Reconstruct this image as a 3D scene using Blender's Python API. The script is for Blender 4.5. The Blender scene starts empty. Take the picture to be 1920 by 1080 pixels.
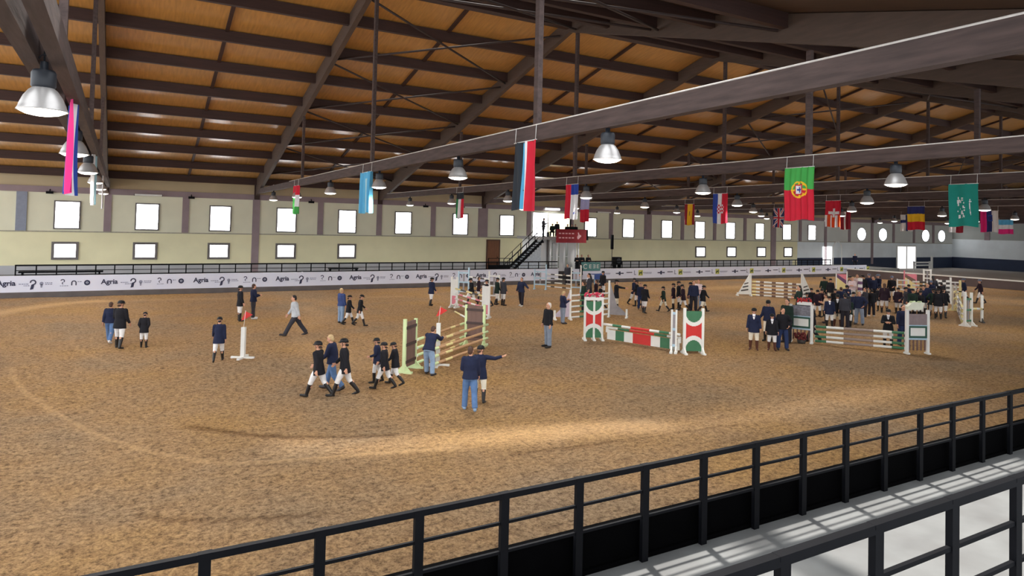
import bpy, bmesh, math, random
import numpy as np
from mathutils import Vector, Matrix

random.seed(7)
rng = np.random.RandomState(11)
SC = bpy.context.scene
COL = SC.collection
R = math.radians

# ------------------------------------------------------------------ camera
EYE = 5.0                      # eye height above the sand, metres
FOC, PY = 1254.0, 390.0        # focal length and horizon-axis row in pixels of 1920x1080
YAW, PITCH, ROLL = R(29.45), R(1.52), R(-1.35)
_f = Vector((math.sin(YAW)*math.cos(PITCH), math.cos(YAW)*math.cos(PITCH), math.sin(PITCH)))
_r0 = Vector((math.cos(YAW), -math.sin(YAW), 0))
_d0 = _f.cross(_r0)
_r = _r0*math.cos(ROLL) + _d0*math.sin(ROLL)
_d = -_r0*math.sin(ROLL) + _d0*math.cos(ROLL)
cam = bpy.data.cameras.new('camera')
cam.sensor_width = 36.0
cam.lens = 36.0*FOC/1920.0
cam.shift_y = (PY-540.0)/1920.0
cam.clip_end = 500
co = bpy.data.objects.new('camera', cam)
COL.objects.link(co)
u = -_d
b = -_f
co.matrix_world = Matrix(((_r.x, u.x, b.x, 0), (_r.y, u.y, b.y, 0), (_r.z, u.z, b.z, EYE), (0, 0, 0, 1)))
SC.camera = co


def ray(x, y):
    return _r*((x-960)/FOC) + _d*((y-PY)/FOC) + _f


def on_floor(x, y, z=0.0):
    v = ray(x, y)
    return Vector((0, 0, EYE)) + v*((z-EYE)/v.z)


def on_y(x, y, Y):
    v = ray(x, y)
    return Vector((0, 0, EYE)) + v*(Y/v.y)


def pix(p):
    p = Vector(p)-Vector((0, 0, EYE))
    q = p.dot(_f)
    return 960+FOC*p.dot(_r)/q, PY+FOC*p.dot(_d)/q


def under(x, y, h, base=0.0):
    """the floor point whose upright of height h ends at pixel x, y"""
    p = on_floor(x, y, h+base)
    return Vector((p.x, p.y, base))


# --------------------------------------------------------------- materials
def lin(c):
    out = []
    for v in c[:3]:
        v = v/255.0
        out.append(v/12.92 if v <= 0.04045 else ((v+0.055)/1.055)**2.4)
    return (*out, 1.0)


MATS = {}


def mat(name, c, rough=0.7, var=0.12, scale=6.0, bump=0.0, metal=0.0, emit=None, estr=1.0, stretch=None, c2=None, spec=None):
    if name in MATS:
        return MATS[name]
    m = bpy.data.materials.new(name)
    m.use_nodes = True
    nt = m.node_tree
    N, L = nt.nodes, nt.links
    p = N['Principled BSDF']
    p.inputs['Roughness'].default_value = rough
    p.inputs['Metallic'].default_value = metal
    if spec is not None:
        p.inputs['Specular IOR Level'].default_value = spec
    c1 = lin(c)
    tc = N.new('ShaderNodeTexCoord')
    mp = N.new('ShaderNodeMapping')
    if stretch:
        mp.inputs['Scale'].default_value = stretch
    L.new(tc.outputs['Object'], mp.inputs['Vector'])
    nz = N.new('ShaderNodeTexNoise')
    nz.inputs['Scale'].default_value = scale
    nz.inputs['Detail'].default_value = 5
    L.new(mp.outputs['Vector'], nz.inputs['Vector'])
    rp = N.new('ShaderNodeValToRGB')
    rp.color_ramp.elements[0].position = 0.3
    rp.color_ramp.elements[1].position = 0.7
    if c2 is None:
        rp.color_ramp.elements[0].color = tuple(v*(1-var) for v in c1[:3])+(1,)
        rp.color_ramp.elements[1].color = tuple(min(1, v*(1+var)) for v in c1[:3])+(1,)
    else:
        rp.color_ramp.elements[0].color = lin(c2)
        rp.color_ramp.elements[1].color = c1
    L.new(nz.outputs['Fac'], rp.inputs['Fac'])
    L.new(rp.outputs['Color'], p.inputs['Base Color'])
    if bump:
        bp = N.new('ShaderNodeBump')
        bp.inputs['Strength'].default_value = bump
        bp.inputs['Distance'].default_value = 0.05
        L.new(nz.outputs['Fac'], bp.inputs['Height'])
        L.new(bp.outputs['Normal'], p.inputs['Normal'])
    if emit is not None:
        p.inputs['Emission Color'].default_value = lin(emit)
        p.inputs['Emission Strength'].default_value = estr
    m.diffuse_color = c1
    MATS[name] = m
    return m


# ------------------------------------------------------------ mesh helpers
def bx(bm, x0, x1, y0, y1, z0, z1, mi=0):
    vs = [bm.verts.new(c) for c in ((x0, y0, z0), (x1, y0, z0), (x1, y1, z0), (x0, y1, z0), (x0, y0, z1), (x1, y0, z1), (x1, y1, z1), (x0, y1, z1))]
    for f in ((3, 2, 1, 0), (4, 5, 6, 7), (0, 1, 5, 4), (1, 2, 6, 5), (2, 3, 7, 6), (3, 0, 4, 7)):
        bm.faces.new([vs[i] for i in f]).material_index = mi


def frame_of(d):
    d = Vector(d).normalized()
    a = Vector((0, 0, 1)) if abs(d.z) < 0.95 else Vector((1, 0, 0))
    s = d.cross(a).normalized()
    return s, s.cross(d).normalized()


def tube(bm, p0, p1, r0, r1=None, seg=10, mi=0, caps=True):
    p0, p1 = Vector(p0), Vector(p1)
    r1 = r0 if r1 is None else r1
    s, t = frame_of(p1-p0)
    rings = []
    for p, rr in ((p0, r0), (p1, r1)):
        rings.append([bm.verts.new(p+(s*math.cos(2*math.pi*i/seg)+t*math.sin(2*math.pi*i/seg))*rr) for i in range(seg)])
    for i in range(seg):
        j = (i+1) % seg
        f = bm.faces.new((rings[0][i], rings[0][j], rings[1][j], rings[1][i]))
        f.material_index = mi
        f.smooth = True
    if caps:
        bm.faces.new(rings[0][::-1]).material_index = mi
        bm.faces.new(rings[1]).material_index = mi


def bar(bm, p0, p1, w, h, mi=0):
    """square bar from p0 to p1, w across, h upwards"""
    p0, p1 = Vector(p0), Vector(p1)
    d = (p1-p0).normalized()
    if abs(d.z) > 0.99:
        s, t = Vector((1, 0, 0)), Vector((0, 1, 0))
    else:
        s = d.cross(Vector((0, 0, 1))).normalized()
        t = s.cross(d).normalized()
    vs = []
    for p in (p0, p1):
        for a, c in ((-1, -1), (1, -1), (1, 1), (-1, 1)):
            vs.append(bm.verts.new(p+s*(a*w/2)+t*(c*h/2)))
    for f in ((3, 2, 1, 0), (4, 5, 6, 7), (0, 1, 5, 4), (1, 2, 6, 5), (2, 3, 7, 6), (3, 0, 4, 7)):
        bm.faces.new([vs[i] for i in f]).material_index = mi


def lathe(bm, prof, seg=20, c=(0, 0, 0), mi=0):
    c = Vector(c)
    rings = []
    for r_, z in prof:
        rings.append([bm.verts.new(c+Vector((r_*math.cos(2*math.pi*i/seg), r_*math.sin(2*math.pi*i/seg), z))) for i in range(seg)])
    for a, b_ in zip(rings, rings[1:]):
        for i in range(seg):
            j = (i+1) % seg
            f = bm.faces.new((a[i], a[j], b_[j], b_[i]))
            f.smooth = True
            f.material_index = mi
    return rings


def poly(bm, pts, mi=0):
    f = bm.faces.new([bm.verts.new(p) for p in pts])
    f.material_index = mi
    return f


def prism(bm, pts, off, mi=0):
    """flat polygon pushed along off"""
    off = Vector(off)
    a = [bm.verts.new(Vector(p)) for p in pts]
    b_ = [bm.verts.new(Vector(p)+off) for p in pts]
    n = len(a)
    bm.faces.new(a[::-1]).material_index = mi
    bm.faces.new(b_).material_index = mi
    for i in range(n):
        j = (i+1) % n
        bm.faces.new((a[i], a[j], b_[j], b_[i])).material_index = mi


def ball(bm, c, r_, sub=2, sc=(1, 1, 1), mi=0, rot=None):
    M = Matrix.Translation(Vector(c))
    if rot is not None:
        M = M @ rot.to_4x4()
    M = M @ Matrix.Diagonal((r_*sc[0], r_*sc[1], r_*sc[2], 1))
    g = bmesh.ops.create_icosphere(bm, subdivisions=sub, radius=1.0, matrix=M)
    for v in g['verts']:
        for f in v.link_faces:
            f.material_index = mi
            f.smooth = True


def mesh_of(name, bm, mats):
    bmesh.ops.recalc_face_normals(bm, faces=bm.faces[:])
    me = bpy.data.meshes.new(name)
    bm.to_mesh(me)
    bm.free()
    for m in (mats if isinstance(mats, (list, tuple)) else [mats]):
        me.materials.append(m)
    return me


def obj(name, bm, mats, parent=None, loc=None):
    me = mesh_of(name, bm, mats) if isinstance(bm, bmesh.types.BMesh) else bm
    o = bpy.data.objects.new(name, me)
    COL.objects.link(o)
    if loc is not None:
        o.location = loc
    if parent is not None:
        o.parent = parent
    return o


def tag(o, label=None, cat=None, group=None, kind=None):
    if label:
        o['label'] = label
    if cat:
        o['category'] = cat
    if group:
        o['group'] = group
    if kind:
        o['kind'] = kind
    return o


def thing(name, label, cat, loc=(0, 0, 0), rz=0.0, group=None):
    o = bpy.data.objects.new(name, None)
    o.empty_display_size = 0.3
    COL.objects.link(o)
    o.location = loc
    o.rotation_euler = (0, 0, rz)
    return tag(o, label, cat, group)


def struct(name, bm, m, parent=None, label=None):
    o = obj(name, bm, m, parent)
    if parent is None:
        o['kind'] = 'structure'
        if label:
            o['label'] = label
    return o


def NB():
    return bmesh.new()


# ----------------------------------------------------------------- palette
M_CREAM = mat('cream plaster', (238, 231, 192), 0.9, 0.05, 0.6, 0.04)
M_CREAM2 = mat('upper cream plaster', (230, 227, 202), 0.9, 0.05, 0.6, 0.04)
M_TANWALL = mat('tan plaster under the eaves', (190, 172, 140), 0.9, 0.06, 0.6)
M_MAUVE = mat('mauve concrete', (150, 132, 136), 0.85, 0.07, 1.5)
M_GREYBASE = mat('grey plinth', (186, 186, 190), 0.9, 0.06, 1.0)
M_PALEBLUE = mat('pale blue plaster', (236, 243, 246), 0.9, 0.05, 0.6)
M_NAVY = mat('navy dado paint', (44, 56, 82), 0.7, 0.1, 1.0)
M_WOODDK = mat('dark purlin wood', (58, 36, 31), 0.7, 0.2, 3.0, 0.1, stretch=(0.3, 4, 4))
M_BEAM = mat('mauve brown beam wood', (74, 59, 56), 0.8, 0.3, 2.2, 0.15, stretch=(5, 0.6, 5))
M_RAFTER = mat('grey brown laminated wood', (80, 64, 55), 0.75, 0.14, 2.0, 0.1, stretch=(4, 0.5, 4))
M_STEEL = mat('black painted steel', (11, 12, 17), 0.65, 0.15, 8.0, spec=0.12)
M_RODS = mat('dark bracing rod', (58, 44, 42), 0.6, 0.1)
M_BLACKBOARD = mat('black kickboard back', (4, 4, 5), 0.9, 0.2, 4.0, spec=0.03)
M_GREYBOARD = mat('grey kickboard', (104, 98, 98), 0.85, 0.15, 1.5)
M_BANNER = mat('white banner vinyl', (232, 236, 255), 0.6, 0.03, 0.8)
M_INK = mat('dark banner ink', (52, 56, 84), 0.7, 0.1)
M_INK2 = mat('grey banner ink', (150, 154, 178), 0.7, 0.1)
M_WHITE = mat('white paint', (236, 236, 232), 0.6, 0.04, 3.0)
M_PANE = mat('bright window pane', (255, 255, 255), 0.3, 0.0, emit=(250, 252, 255), estr=8.0)
M_WINFRAME = mat('grey brown window frame', (112, 106, 104), 0.7, 0.1)
M_CONCRETE = mat('walkway concrete', (122, 124, 124), 0.85, 0.14, 1.2, 0.1, c2=(104, 104, 104))
M_SKIN = mat('skin', (214, 160, 132), 0.6, 0.06, 12)
# ====================================================================== room
WALL, BAN, XE, XA = 57.5, 49.2, 112.0, 73.2     # far wall, far arena board, end wall, end arena board
RIDGE, NEARW = 27.9, -2.0
XL = -14.0                                       # the building runs on beyond the left edge of the view


def roof_z(y):
    return 15.6-0.25*abs(y-RIDGE)


# ---- sand floor: a fine grid near the camera, coarser further off
xs = np.concatenate([np.arange(-20, -8, 1.0), np.arange(-8, 24, 0.11), np.arange(24, 50, 0.4), np.arange(50, 113, 1.5)])
ys = np.concatenate([np.arange(6.72, 30, 0.11), np.arange(30, 58.2, 0.4)])
gx, gy = np.meshgrid(xs, ys)


def seg_dist(pts):
    d = np.full(gx.shape, 1e9)
    for (ax, ay), (bx_, by_) in zip(pts, pts[1:]):
        l2 = (bx_-ax)**2+(by_-ay)**2
        t = np.clip(((gx-ax)*(bx_-ax)+(gy-ay)*(by_-ay))/l2, 0, 1)
        d = np.minimum(d, np.hypot(gx-ax-t*(bx_-ax), gy-ay-t*(by_-ay)))
    return d


def curve_pts(px):
    w = [on_floor(*p) for p in px]
    out = []
    for i in range(len(w)-1):
        p0, p1, p2, p3 = w[max(i-1, 0)], w[i], w[i+1], w[min(i+2, len(w)-1)]
        for k in range(8):
            t = k/8
            q = 0.5*((2*p1)+(p2-p0)*t+(2*p0-5*p1+4*p2-p3)*t*t+(3*p1-p0-3*p2+p3)*t**3)
            out.append((q.x, q.y))
    out.append((w[-1].x, w[-1].y))
    return out


def soft(d, w):
    return np.clip(1-d/w, 0, 1)


wear = np.zeros(gx.shape)
smooth = np.zeros(gx.shape)
# pale wheel lines of the harrow
T1C = curve_pts([(22, 690), (30, 715), (60, 745), (150, 800), (260, 842), (420, 867), (560, 862), (700, 850), (860, 840)])
wear += 0.85*soft(seg_dist(T1C), 0.12)
wear += 0.3*soft(seg_dist(curve_pts([(140, 625), (135, 645), (175, 668), (240, 690)])), 0.2)
wear += 0.4*soft(seg_dist(curve_pts([(0, 890), (60, 880), (150, 868), (260, 842)])), 0.12)
# dark furrow sides
wear -= 0.6*soft(seg_dist(curve_pts([(360, 800), (450, 812), (540, 820), (640, 820), (740, 815)])), 0.22)
wear -= 0.6*soft(seg_dist(curve_pts([(260, 962), (300, 972), (380, 976), (470, 974), (560, 968), (600, 966)])), 0.1)
wear -= 0.45*soft(seg_dist(curve_pts([(960, 850), (1120, 832), (1240, 815), (1400, 795)])), 0.12)
# harrowed band
dband = seg_dist(curve_pts([(560, 836), (720, 834), (900, 822), (1060, 808), (1215, 798)]))
smooth = np.maximum(smooth, np.clip(1.25-dband/0.75, 0, 1))
wear += 0.5*np.clip(1.2-dband/0.85, 0, 1)*np.clip((gx-3)/6, 0.15, 1)
dband2 = seg_dist(curve_pts([(1260, 800), (1420, 780), (1600, 745), (1760, 715)]))
smooth = np.maximum(smooth, 0.6*np.clip(1.2-dband2/0.9, 0, 1))
wear += 0.12*np.clip(1.2-dband2/1.0, 0, 1)
# pale worn track along the far board and at the far end
wear += 1.0*soft(seg_dist(curve_pts([(-60, 600), (20, 583), (110, 570), (180, 565)])), 1.1)
wear += 0.4*soft(seg_dist(curve_pts([(180, 565), (300, 562), (420, 560)])), 1.1)
wear += 0.7*soft(seg_dist(curve_pts([(1330, 541), (1400, 538), (1480, 541), (1520, 545)])), 2.2)
wear += 0.35*soft(seg_dist(curve_pts([(1350, 552), (1440, 558), (1800, 560), (1960, 600)])), 2.0)
wear += 0.45*soft(seg_dist(curve_pts([(690, 557), (750, 556)])), 0.7)
wear += 0.3*soft(seg_dist(curve_pts([(560, 575), (600, 590), (560, 640), (690, 690)])), 1.2)
n1 = np.kron(rng.rand(gx.shape[0]//3+2, gx.shape[1]//3+2), np.ones((3, 3)))[:gx.shape[0], :gx.shape[1]]
n2 = rng.rand(*gx.shape)
near = (gx > -8) & (gx < 24) & (gy < 30)
amp = np.where(near, 0.045, 0.012)*(1-0.85*smooth)
gz = amp*(0.5*n1+0.5*n2-0.5)+0.012*np.sin(gx*1.3+gy)*np.cos(gy*1.7-gx*0.4)
gz += 0.02*soft(seg_dist(T1C), 0.11)
gz[0, :] = 0.0
ny_, nx_ = gx.shape
verts = np.stack([gx, gy, gz], -1).reshape(-1, 3)
idx = np.arange(ny_*nx_).reshape(ny_, nx_)
faces = np.stack([idx[:-1, :-1], idx[:-1, 1:], idx[1:, 1:], idx[1:, :-1]], -1).reshape(-1, 4)
me = bpy.data.meshes.new('floor')
me.vertices.add(len(verts))
me.vertices.foreach_set('co', verts.ravel())
me.loops.add(faces.size)
me.loops.foreach_set('vertex_index', faces.ravel())
me.polygons.add(len(faces))
me.polygons.foreach_set('loop_start', np.arange(0, faces.size, 4))
me.polygons.foreach_set('loop_total', np.full(len(faces), 4))
me.polygons.foreach_set('use_smooth', np.ones(len(faces), bool))
me.update()
me.validate()
ca = me.color_attributes.new('wear', 'FLOAT_COLOR', 'POINT')
cd = np.zeros((len(verts), 4), np.float32)
cd[:, 0] = np.clip(0.5+0.5*wear, 0, 1).ravel()
cd[:, 1] = smooth.ravel()
cd[:, 3] = 1
ca.data.foreach_set('color', cd.ravel())

m = bpy.data.materials.new('riding sand')
m.use_nodes = True
N, L = m.node_tree.nodes, m.node_tree.links
p = N['Principled BSDF']
p.inputs['Roughness'].default_value = 0.95
p.inputs['Specular IOR Level'].default_value = 0.15
tc = N.new('ShaderNodeTexCoord')
at = N.new('ShaderNodeAttribute'); at.attribute_name = 'wear'
sp = N.new('ShaderNodeSeparateColor'); L.new(at.outputs['Color'], sp.inputs['Color'])


def noise(scale, detail, rough=0.6):
    n = N.new('ShaderNodeTexNoise')
    n.inputs['Scale'].default_value = scale
    n.inputs['Detail'].default_value = detail
    n.inputs['Roughness'].default_value = rough
    L.new(tc.outputs['Object'], n.inputs['Vector'])
    return n


def ramp(src, stops):
    r_ = N.new('ShaderNodeValToRGB')
    while len(r_.color_ramp.elements) < len(stops):
        r_.color_ramp.elements.new(0.5)
    for e, (pos, c) in zip(r_.color_ramp.elements, stops):
        e.position = pos
        e.color = lin(c)
    L.new(src, r_.inputs['Fac'])
    return r_


def mix(kind, fac, a, b_):
    x = N.new('ShaderNodeMix'); x.data_type = 'RGBA'; x.blend_type = kind
    if isinstance(fac, float):
        x.inputs['Factor'].default_value = fac
    else:
        L.new(fac, x.inputs['Factor'])
    for sock, v in (('A', a), ('B', b_)):
        if isinstance(v, tuple):
            [i for i in x.inputs if i.name == sock and i.type == 'RGBA'][0].default_value = v
        else:
            L.new(v, [i for i in x.inputs if i.name == sock and i.type == 'RGBA'][0])
    return [o for o in x.outputs if o.type == 'RGBA'][0]


big = noise(0.16, 4)
clod = noise(8.5, 7, 0.78)
fine = noise(26.0, 4, 0.7)
base = ramp(big.outputs['Fac'], [(0.36, (214, 184, 150)), (0.5, (230, 190, 144)), (0.64, (238, 193, 134))])
cl = ramp(clod.outputs['Fac'], [(0.37, (92, 78, 66)), (0.47, (206, 198, 190)), (0.58, (255, 253, 248))])
c1 = mix('MULTIPLY', 0.75, base.outputs['Color'], cl.outputs['Color'])
mid = noise(2.6, 5, 0.6)
ml = ramp(mid.outputs['Fac'], [(0.36, (176, 160, 146)), (0.5, (250, 248, 244)), (0.6, (255, 255, 255))])
c1 = mix('MULTIPLY', 0.3, c1, ml.outputs['Color'])
fn = ramp(fine.outputs['Fac'], [(0.34, (150, 138, 126)), (0.56, (255, 255, 255))])
c2 = mix('MULTIPLY', 0.55, c1, fn.outputs['Color'])
wr = ramp(sp.outputs['Red'], [(0.2, (170, 158, 146)), (0.5, (240, 240, 240)), (0.56, (241, 241, 241)), (0.9, (255, 255, 255))])
c3 = mix('MULTIPLY', 1.0, c2, wr.outputs['Color'])
up = N.new('ShaderNodeMapRange')
up.inputs['From Min'].default_value = 0.55; up.inputs['From Max'].default_value = 1.0
up.inputs['To Min'].default_value = 0.0; up.inputs['To Max'].default_value = 0.6
L.new(sp.outputs['Red'], up.inputs['Value'])
c4 = mix('MIX', up.outputs['Result'], c3, lin((226, 186, 138)))
L.new(c4, p.inputs['Base Color'])
bp = N.new('ShaderNodeBump'); bp.inputs['Distance'].default_value = 0.1
sm = N.new('ShaderNodeMapRange')
sm.inputs['To Min'].default_value = 1.0; sm.inputs['To Max'].default_value = 0.25
L.new(sp.outputs['Green'], sm.inputs['Value'])
L.new(sm.outputs['Result'], bp.inputs['Strength'])
L.new(clod.outputs['Fac'], bp.inputs['Height'])
bp2 = N.new('ShaderNodeBump'); bp2.inputs['Distance'].default_value = 0.03
bp2.inputs['Strength'].default_value = 0.7
L.new(fine.outputs['Fac'], bp2.inputs['Height'])
L.new(bp.outputs['Normal'], bp2.inputs['Normal'])
L.new(bp2.outputs['Normal'], p.inputs['Normal'])
M_SAND = m
me.materials.append(M_SAND)
fl = bpy.data.objects.new('floor', me)
COL.objects.link(fl)
tag(fl, 'brown sand floor of the riding arena with hoof marks and harrow lines', kind='structure')

# ---- near walkway and camera terrace (concrete)
bm = NB(); bx(bm, -20, 60, 3.0, 6.68, 0.4, 0.8); struct('trim_1', bm, M_CONCRETE, label='grey concrete walkway between the two black railings')
bm = NB(); bx(bm, -20, 60, -2, 3.0, 0.4, 1.8); struct('trim_2', bm, M_CONCRETE, label='raised concrete terrace step under the nearest railing')
bm = NB(); bx(bm, XL, 84, BAN+0.13, WALL, 0.0, 0.8); struct('trim_3', bm, M_CONCRETE, label='raised walkway behind the long white banner')
# ---- floor of the warm-up end, beyond the arena board
bm = NB(); bx(bm, XA+0.25, XE, 4.0, WALL, 0.03, 0.06)
struct('trim_4', bm, mat('pale warm-up floor', (196, 190, 184), 0.9, 0.08, 0.5), label='pale floor beyond the end board of the arena')

# ---- far long wall
X0W, SW = -4.27, 5.158
wf = NB()
bx(wf, XL, XA+2, WALL, WALL+0.3, 0.8, 3.85)
far = struct('wall_far', wf, M_CREAM, label='long cream far wall with two rows of bright windows')
b2 = NB(); bx(b2, XL, XA+2, WALL+0.002, WALL+0.3, 3.85, 6.6); obj('upper_panel', b2, M_CREAM2, far)
b2 = NB(); bx(b2, XA+2, XE, WALL+0.002, WALL+0.3, 3.85, 6.6); obj('upper_panel', b2, mat('grey white upper plaster', (214, 216, 210), 0.9, 0.05, 0.6), far)
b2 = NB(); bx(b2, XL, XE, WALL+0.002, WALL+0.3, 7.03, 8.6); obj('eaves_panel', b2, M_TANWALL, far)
b2 = NB(); bx(b2, XL, XE, WALL-0.12, WALL+0.3, 6.6, 7.03); obj('concrete_band', b2, M_MAUVE, far)
b2 = NB(); bx(b2, XL, XE, WALL-0.05, WALL+0.1, 3.79, 3.87); obj('ledge', b2, mat('ledge grey', (170, 164, 146), 0.9), far)
b2 = NB(); bx(b2, XL, XA+1, WALL-0.04, WALL+0.1, 0.8, 1.42); obj('plinth', b2, M_GREYBASE, far)
b2 = NB(); bx(b2, XA+2, XE, WALL+0.001, WALL+0.3, 1.7, 3.85); obj('pale_panel', b2, M_PALEBLUE, far)
b2 = NB(); bx(b2, XA+2, XE, WALL-0.03, WALL+0.3, 0.0, 1.7); obj('dado', b2, M_NAVY, far)
for k in range(-2, 22):
    X = X0W+SW*(k+0.5)
    if X < XL or X > XE-1:
        continue
    w = {-1: 0.62, 2: 0.55, 6: 1.0, 10: 1.0, 14: 0.9}.get(k, 0.46)
    b2 = NB()
    bx(b2, X-w/2, X+w/2, WALL-0.1, WALL+0.1, 0.8 if k in (2, 14, 16, 18) else 3.87, 6.6)
    obj('pilaster', b2, mat('blue grey pilaster', (140, 146, 162), 0.85, 0.06) if k == -1 else M_MAUVE, far)
# little black spotlights fixed under the band
# ---- end wall
b2 = NB(); bx(b2, XE, XE+0.3, 0, WALL+0.3, 4.55, 9.0)
ew = struct('wall_end', b2, mat('grey end wall', (176, 180, 176), 0.9, 0.06, 0.5), label='end wall with navy lower band and pale blue middle')
b2 = NB(); bx(b2, XE-0.02, XE+0.3, 0, WALL+0.3, 1.75, 4.55); obj('pale_panel', b2, M_PALEBLUE, ew)
b2 = NB(); bx(b2, XE-0.05, XE+0.3, 0, WALL+0.3, 0, 1.75); obj('dado', b2, M_NAVY, ew)
b2 = NB(); bx(b2, XE-0.1, XE+0.1, 52.2, 52.9, 4.5, 7.2); obj('pilaster', b2, M_MAUVE, ew)
b2 = NB(); bx(b2, XE-0.1, XE+0.1, 0, WALL, 7.0, 7.4); obj('concrete_band', b2, M_MAUVE, ew)
b2 = NB()
prism(b2, [(XE, 0, 8.9), (XE, WALL+0.2, 8.4), (XE, WALL+0.2, roof_z(WALL)), (XE, RIDGE, 15.6), (XE, 0, roof_z(0))], (0.3, 0, 0))
obj('gable', b2, mat('dark gable', (92, 80, 72), 0.9), ew)

# ---- windows of the far wall
wn = 0


def window(X, z0, z1, w, frame_w, label, oval=False):
    global wn
    wn += 1
    fr = NB()
    if oval:
        pr = [(X+w/2*math.cos(a), WALL-0.06, (z0+z1)/2+(z1-z0)/2*math.sin(a)) for a in [2*math.pi*i/24 for i in range(24)]]
        pi_ = [(X+(w/2-frame_w)*math.cos(a), WALL-0.06, (z0+z1)/2+((z1-z0)/2-frame_w)*math.sin(a)) for a in [2*math.pi*i/24 for i in range(24)]]
        for i in range(24):
            j = (i+1) % 24
            prism(fr, [pr[i], pr[j], pi_[j], pi_[i]], (0, 0.1, 0))
        o = struct('window_%d' % wn, fr, M_GREYBASE, label=label)
        pn = NB(); prism(pn, [(a, WALL-0.03, c) for a, _, c in pi_], (0, 0.02, 0)); obj('pane', pn, M_PANE, o)
        return o
    for a in ((X-w/2, X-w/2+frame_w, z0, z1), (X+w/2-frame_w, X+w/2, z0, z1), (X-w/2+frame_w, X+w/2-frame_w, z0, z0+frame_w), (X-w/2+frame_w, X+w/2-frame_w, z1-frame_w, z1)):
        bx(fr, a[0], a[1], WALL-0.1, WALL+0.02, a[2], a[3])
    o = struct('window_%d' % wn, fr, M_WINFRAME, label=label)
    pn = NB(); bx(pn, X-w/2+frame_w, X+w/2-frame_w, WALL-0.03, WALL-0.01, z0+frame_w, z1-frame_w); obj('pane', pn, M_PANE, o)
    if z1 > 5:
        mu = NB()
        for q in (0.25, 0.5, 0.75):
            bx(mu, X+w/2-frame_w-0.16, X+w/2-frame_w, WALL-0.06, WALL-0.031, z0+q*(z1-z0)-0.02, z0+q*(z1-z0)+0.02)
        obj('louvre_bracket', mu, M_WINFRAME, o)
    return o


ORD = ['first', 'second', 'third', 'fourth', 'fifth', 'sixth', 'seventh', 'eighth', 'ninth', 'tenth', 'eleventh', 'twelfth', 'thirteenth', 'fourteenth', 'fifteenth', 'sixteenth', 'seventeenth', 'eighteenth', 'nineteenth', 'twentieth']
c_ = 0
for k in range(-1, 17):
    if k == 8:
        continue
    X = on_y({0: 126, 1: 276, 2: 413, 3: 537, 4: 651, 5: 756, 6: 863, 7: 950, 9: 1107, 10: 1178, 11: 1250, 12: 1312, 13: 1369, 14: 1424, 15: 1475, 16: 1522}.get(k, -40), 410, WALL).x
    window(X, 4.0, 6.05, 1.62, 0.1, 'tall bright upper window, %s from the left edge of the photo' % ORD[max(c_-1, 0)] if k >= 0 else 'tall bright upper window beyond the left edge')
    c_ += 1
c_ = 0
for k in (0, 1, 2, 3, 4, 12, 13, 14, 15):
    X = on_y({0: 122, 1: 272, 2: 410, 3: 535.5, 4: 650, 12: 1313, 13: 1371, 14: 1427, 15: 1477}[k], 470, WALL).x
    window(X, 1.82, 3.1, 1.62, 0.17, 'small square lower window in a thick frame, %s in its row from the left' % ORD[c_])
    c_ += 1
for i, px in enumerate((1615, 1655, 1735, 1765)):
    window(on_y(px, 440, WALL).x, 4.0, 5.95, 2.1, 0.12, 'oval glaring window by the far corner, %s of four' % ORD[i], True)
# big bright opening behind the judges' stand
fr = NB()
for a in ((34.7, 34.9, 3.9, 6.45), (39.3, 39.5, 3.9, 6.45), (34.9, 39.3, 3.9, 4.0), (34.9, 39.3, 6.35, 6.45), (36.6, 36.7, 4.0, 6.35)):
    bx(fr, a[0], a[1], WALL-0.1, WALL+0.02, a[2], a[3])
wn += 1
o = struct('window_%d' % wn, fr, M_WHITE, label='wide bright window behind the judges stand')
pn = NB(); bx(pn, 34.9, 36.6, WALL-0.03, WALL-0.01, 4.0, 6.35); obj('pane', pn, M_PANE, o)
pn = NB(); bx(pn, 36.7, 39.3, WALL-0.03, WALL-0.01, 4.0, 6.35); obj('pane', pn, mat('yellow bright pane', (255, 250, 200), 0.3, 0, emit=(255, 248, 205), estr=1.6), o)
# doors
d = NB(); bx(d, 29.83, 31.06, WALL-0.08, WALL-0.02, 0.8, 3.5)
do = struct('door_1', d, mat('brown door wood', (122, 78, 50), 0.6, 0.2, 3, 0.1, stretch=(6, 1, 0.6)), label='brown wooden door in the far wall left of the stairs')
b2 = NB()
for a in ((29.7, 29.83, 0.8, 3.62), (31.06, 31.19, 0.8, 3.62), (29.83, 31.06, 3.5, 3.62)):
    bx(b2, a[0], a[1], WALL-0.1, WALL-0.01, a[2], a[3])
obj('door_frame', b2, mat('dark door frame', (92, 62, 48), 0.7), do)
b2 = NB(); ball(b2, (30.9, WALL-0.12, 1.9), 0.05); obj('door_knob', b2, M_STEEL, do)
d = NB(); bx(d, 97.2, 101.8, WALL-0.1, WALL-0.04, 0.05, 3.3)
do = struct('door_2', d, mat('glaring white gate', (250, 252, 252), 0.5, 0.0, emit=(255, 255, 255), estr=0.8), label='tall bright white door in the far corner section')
b2 = NB()
for a in ((97.0, 97.2, 0.05, 3.5), (101.8, 102.0, 0.05, 3.5), (97.2, 101.8, 3.3, 3.5), (99.4, 99.6, 0.05, 3.3)):
    bx(b2, a[0], a[1], WALL-0.14, WALL-0.03, a[2], a[3])
obj('door_frame', b2, M_WHITE, do)
d = NB(); bx(d, 80.3, 82.2, WALL-0.1, WALL-0.04, 0.8, 3.2)
do = struct('door_3', d, mat('glaring white gate', (250, 252, 252)), label='bright arched white door at the right end of the long banner')
b2 = NB()
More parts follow.
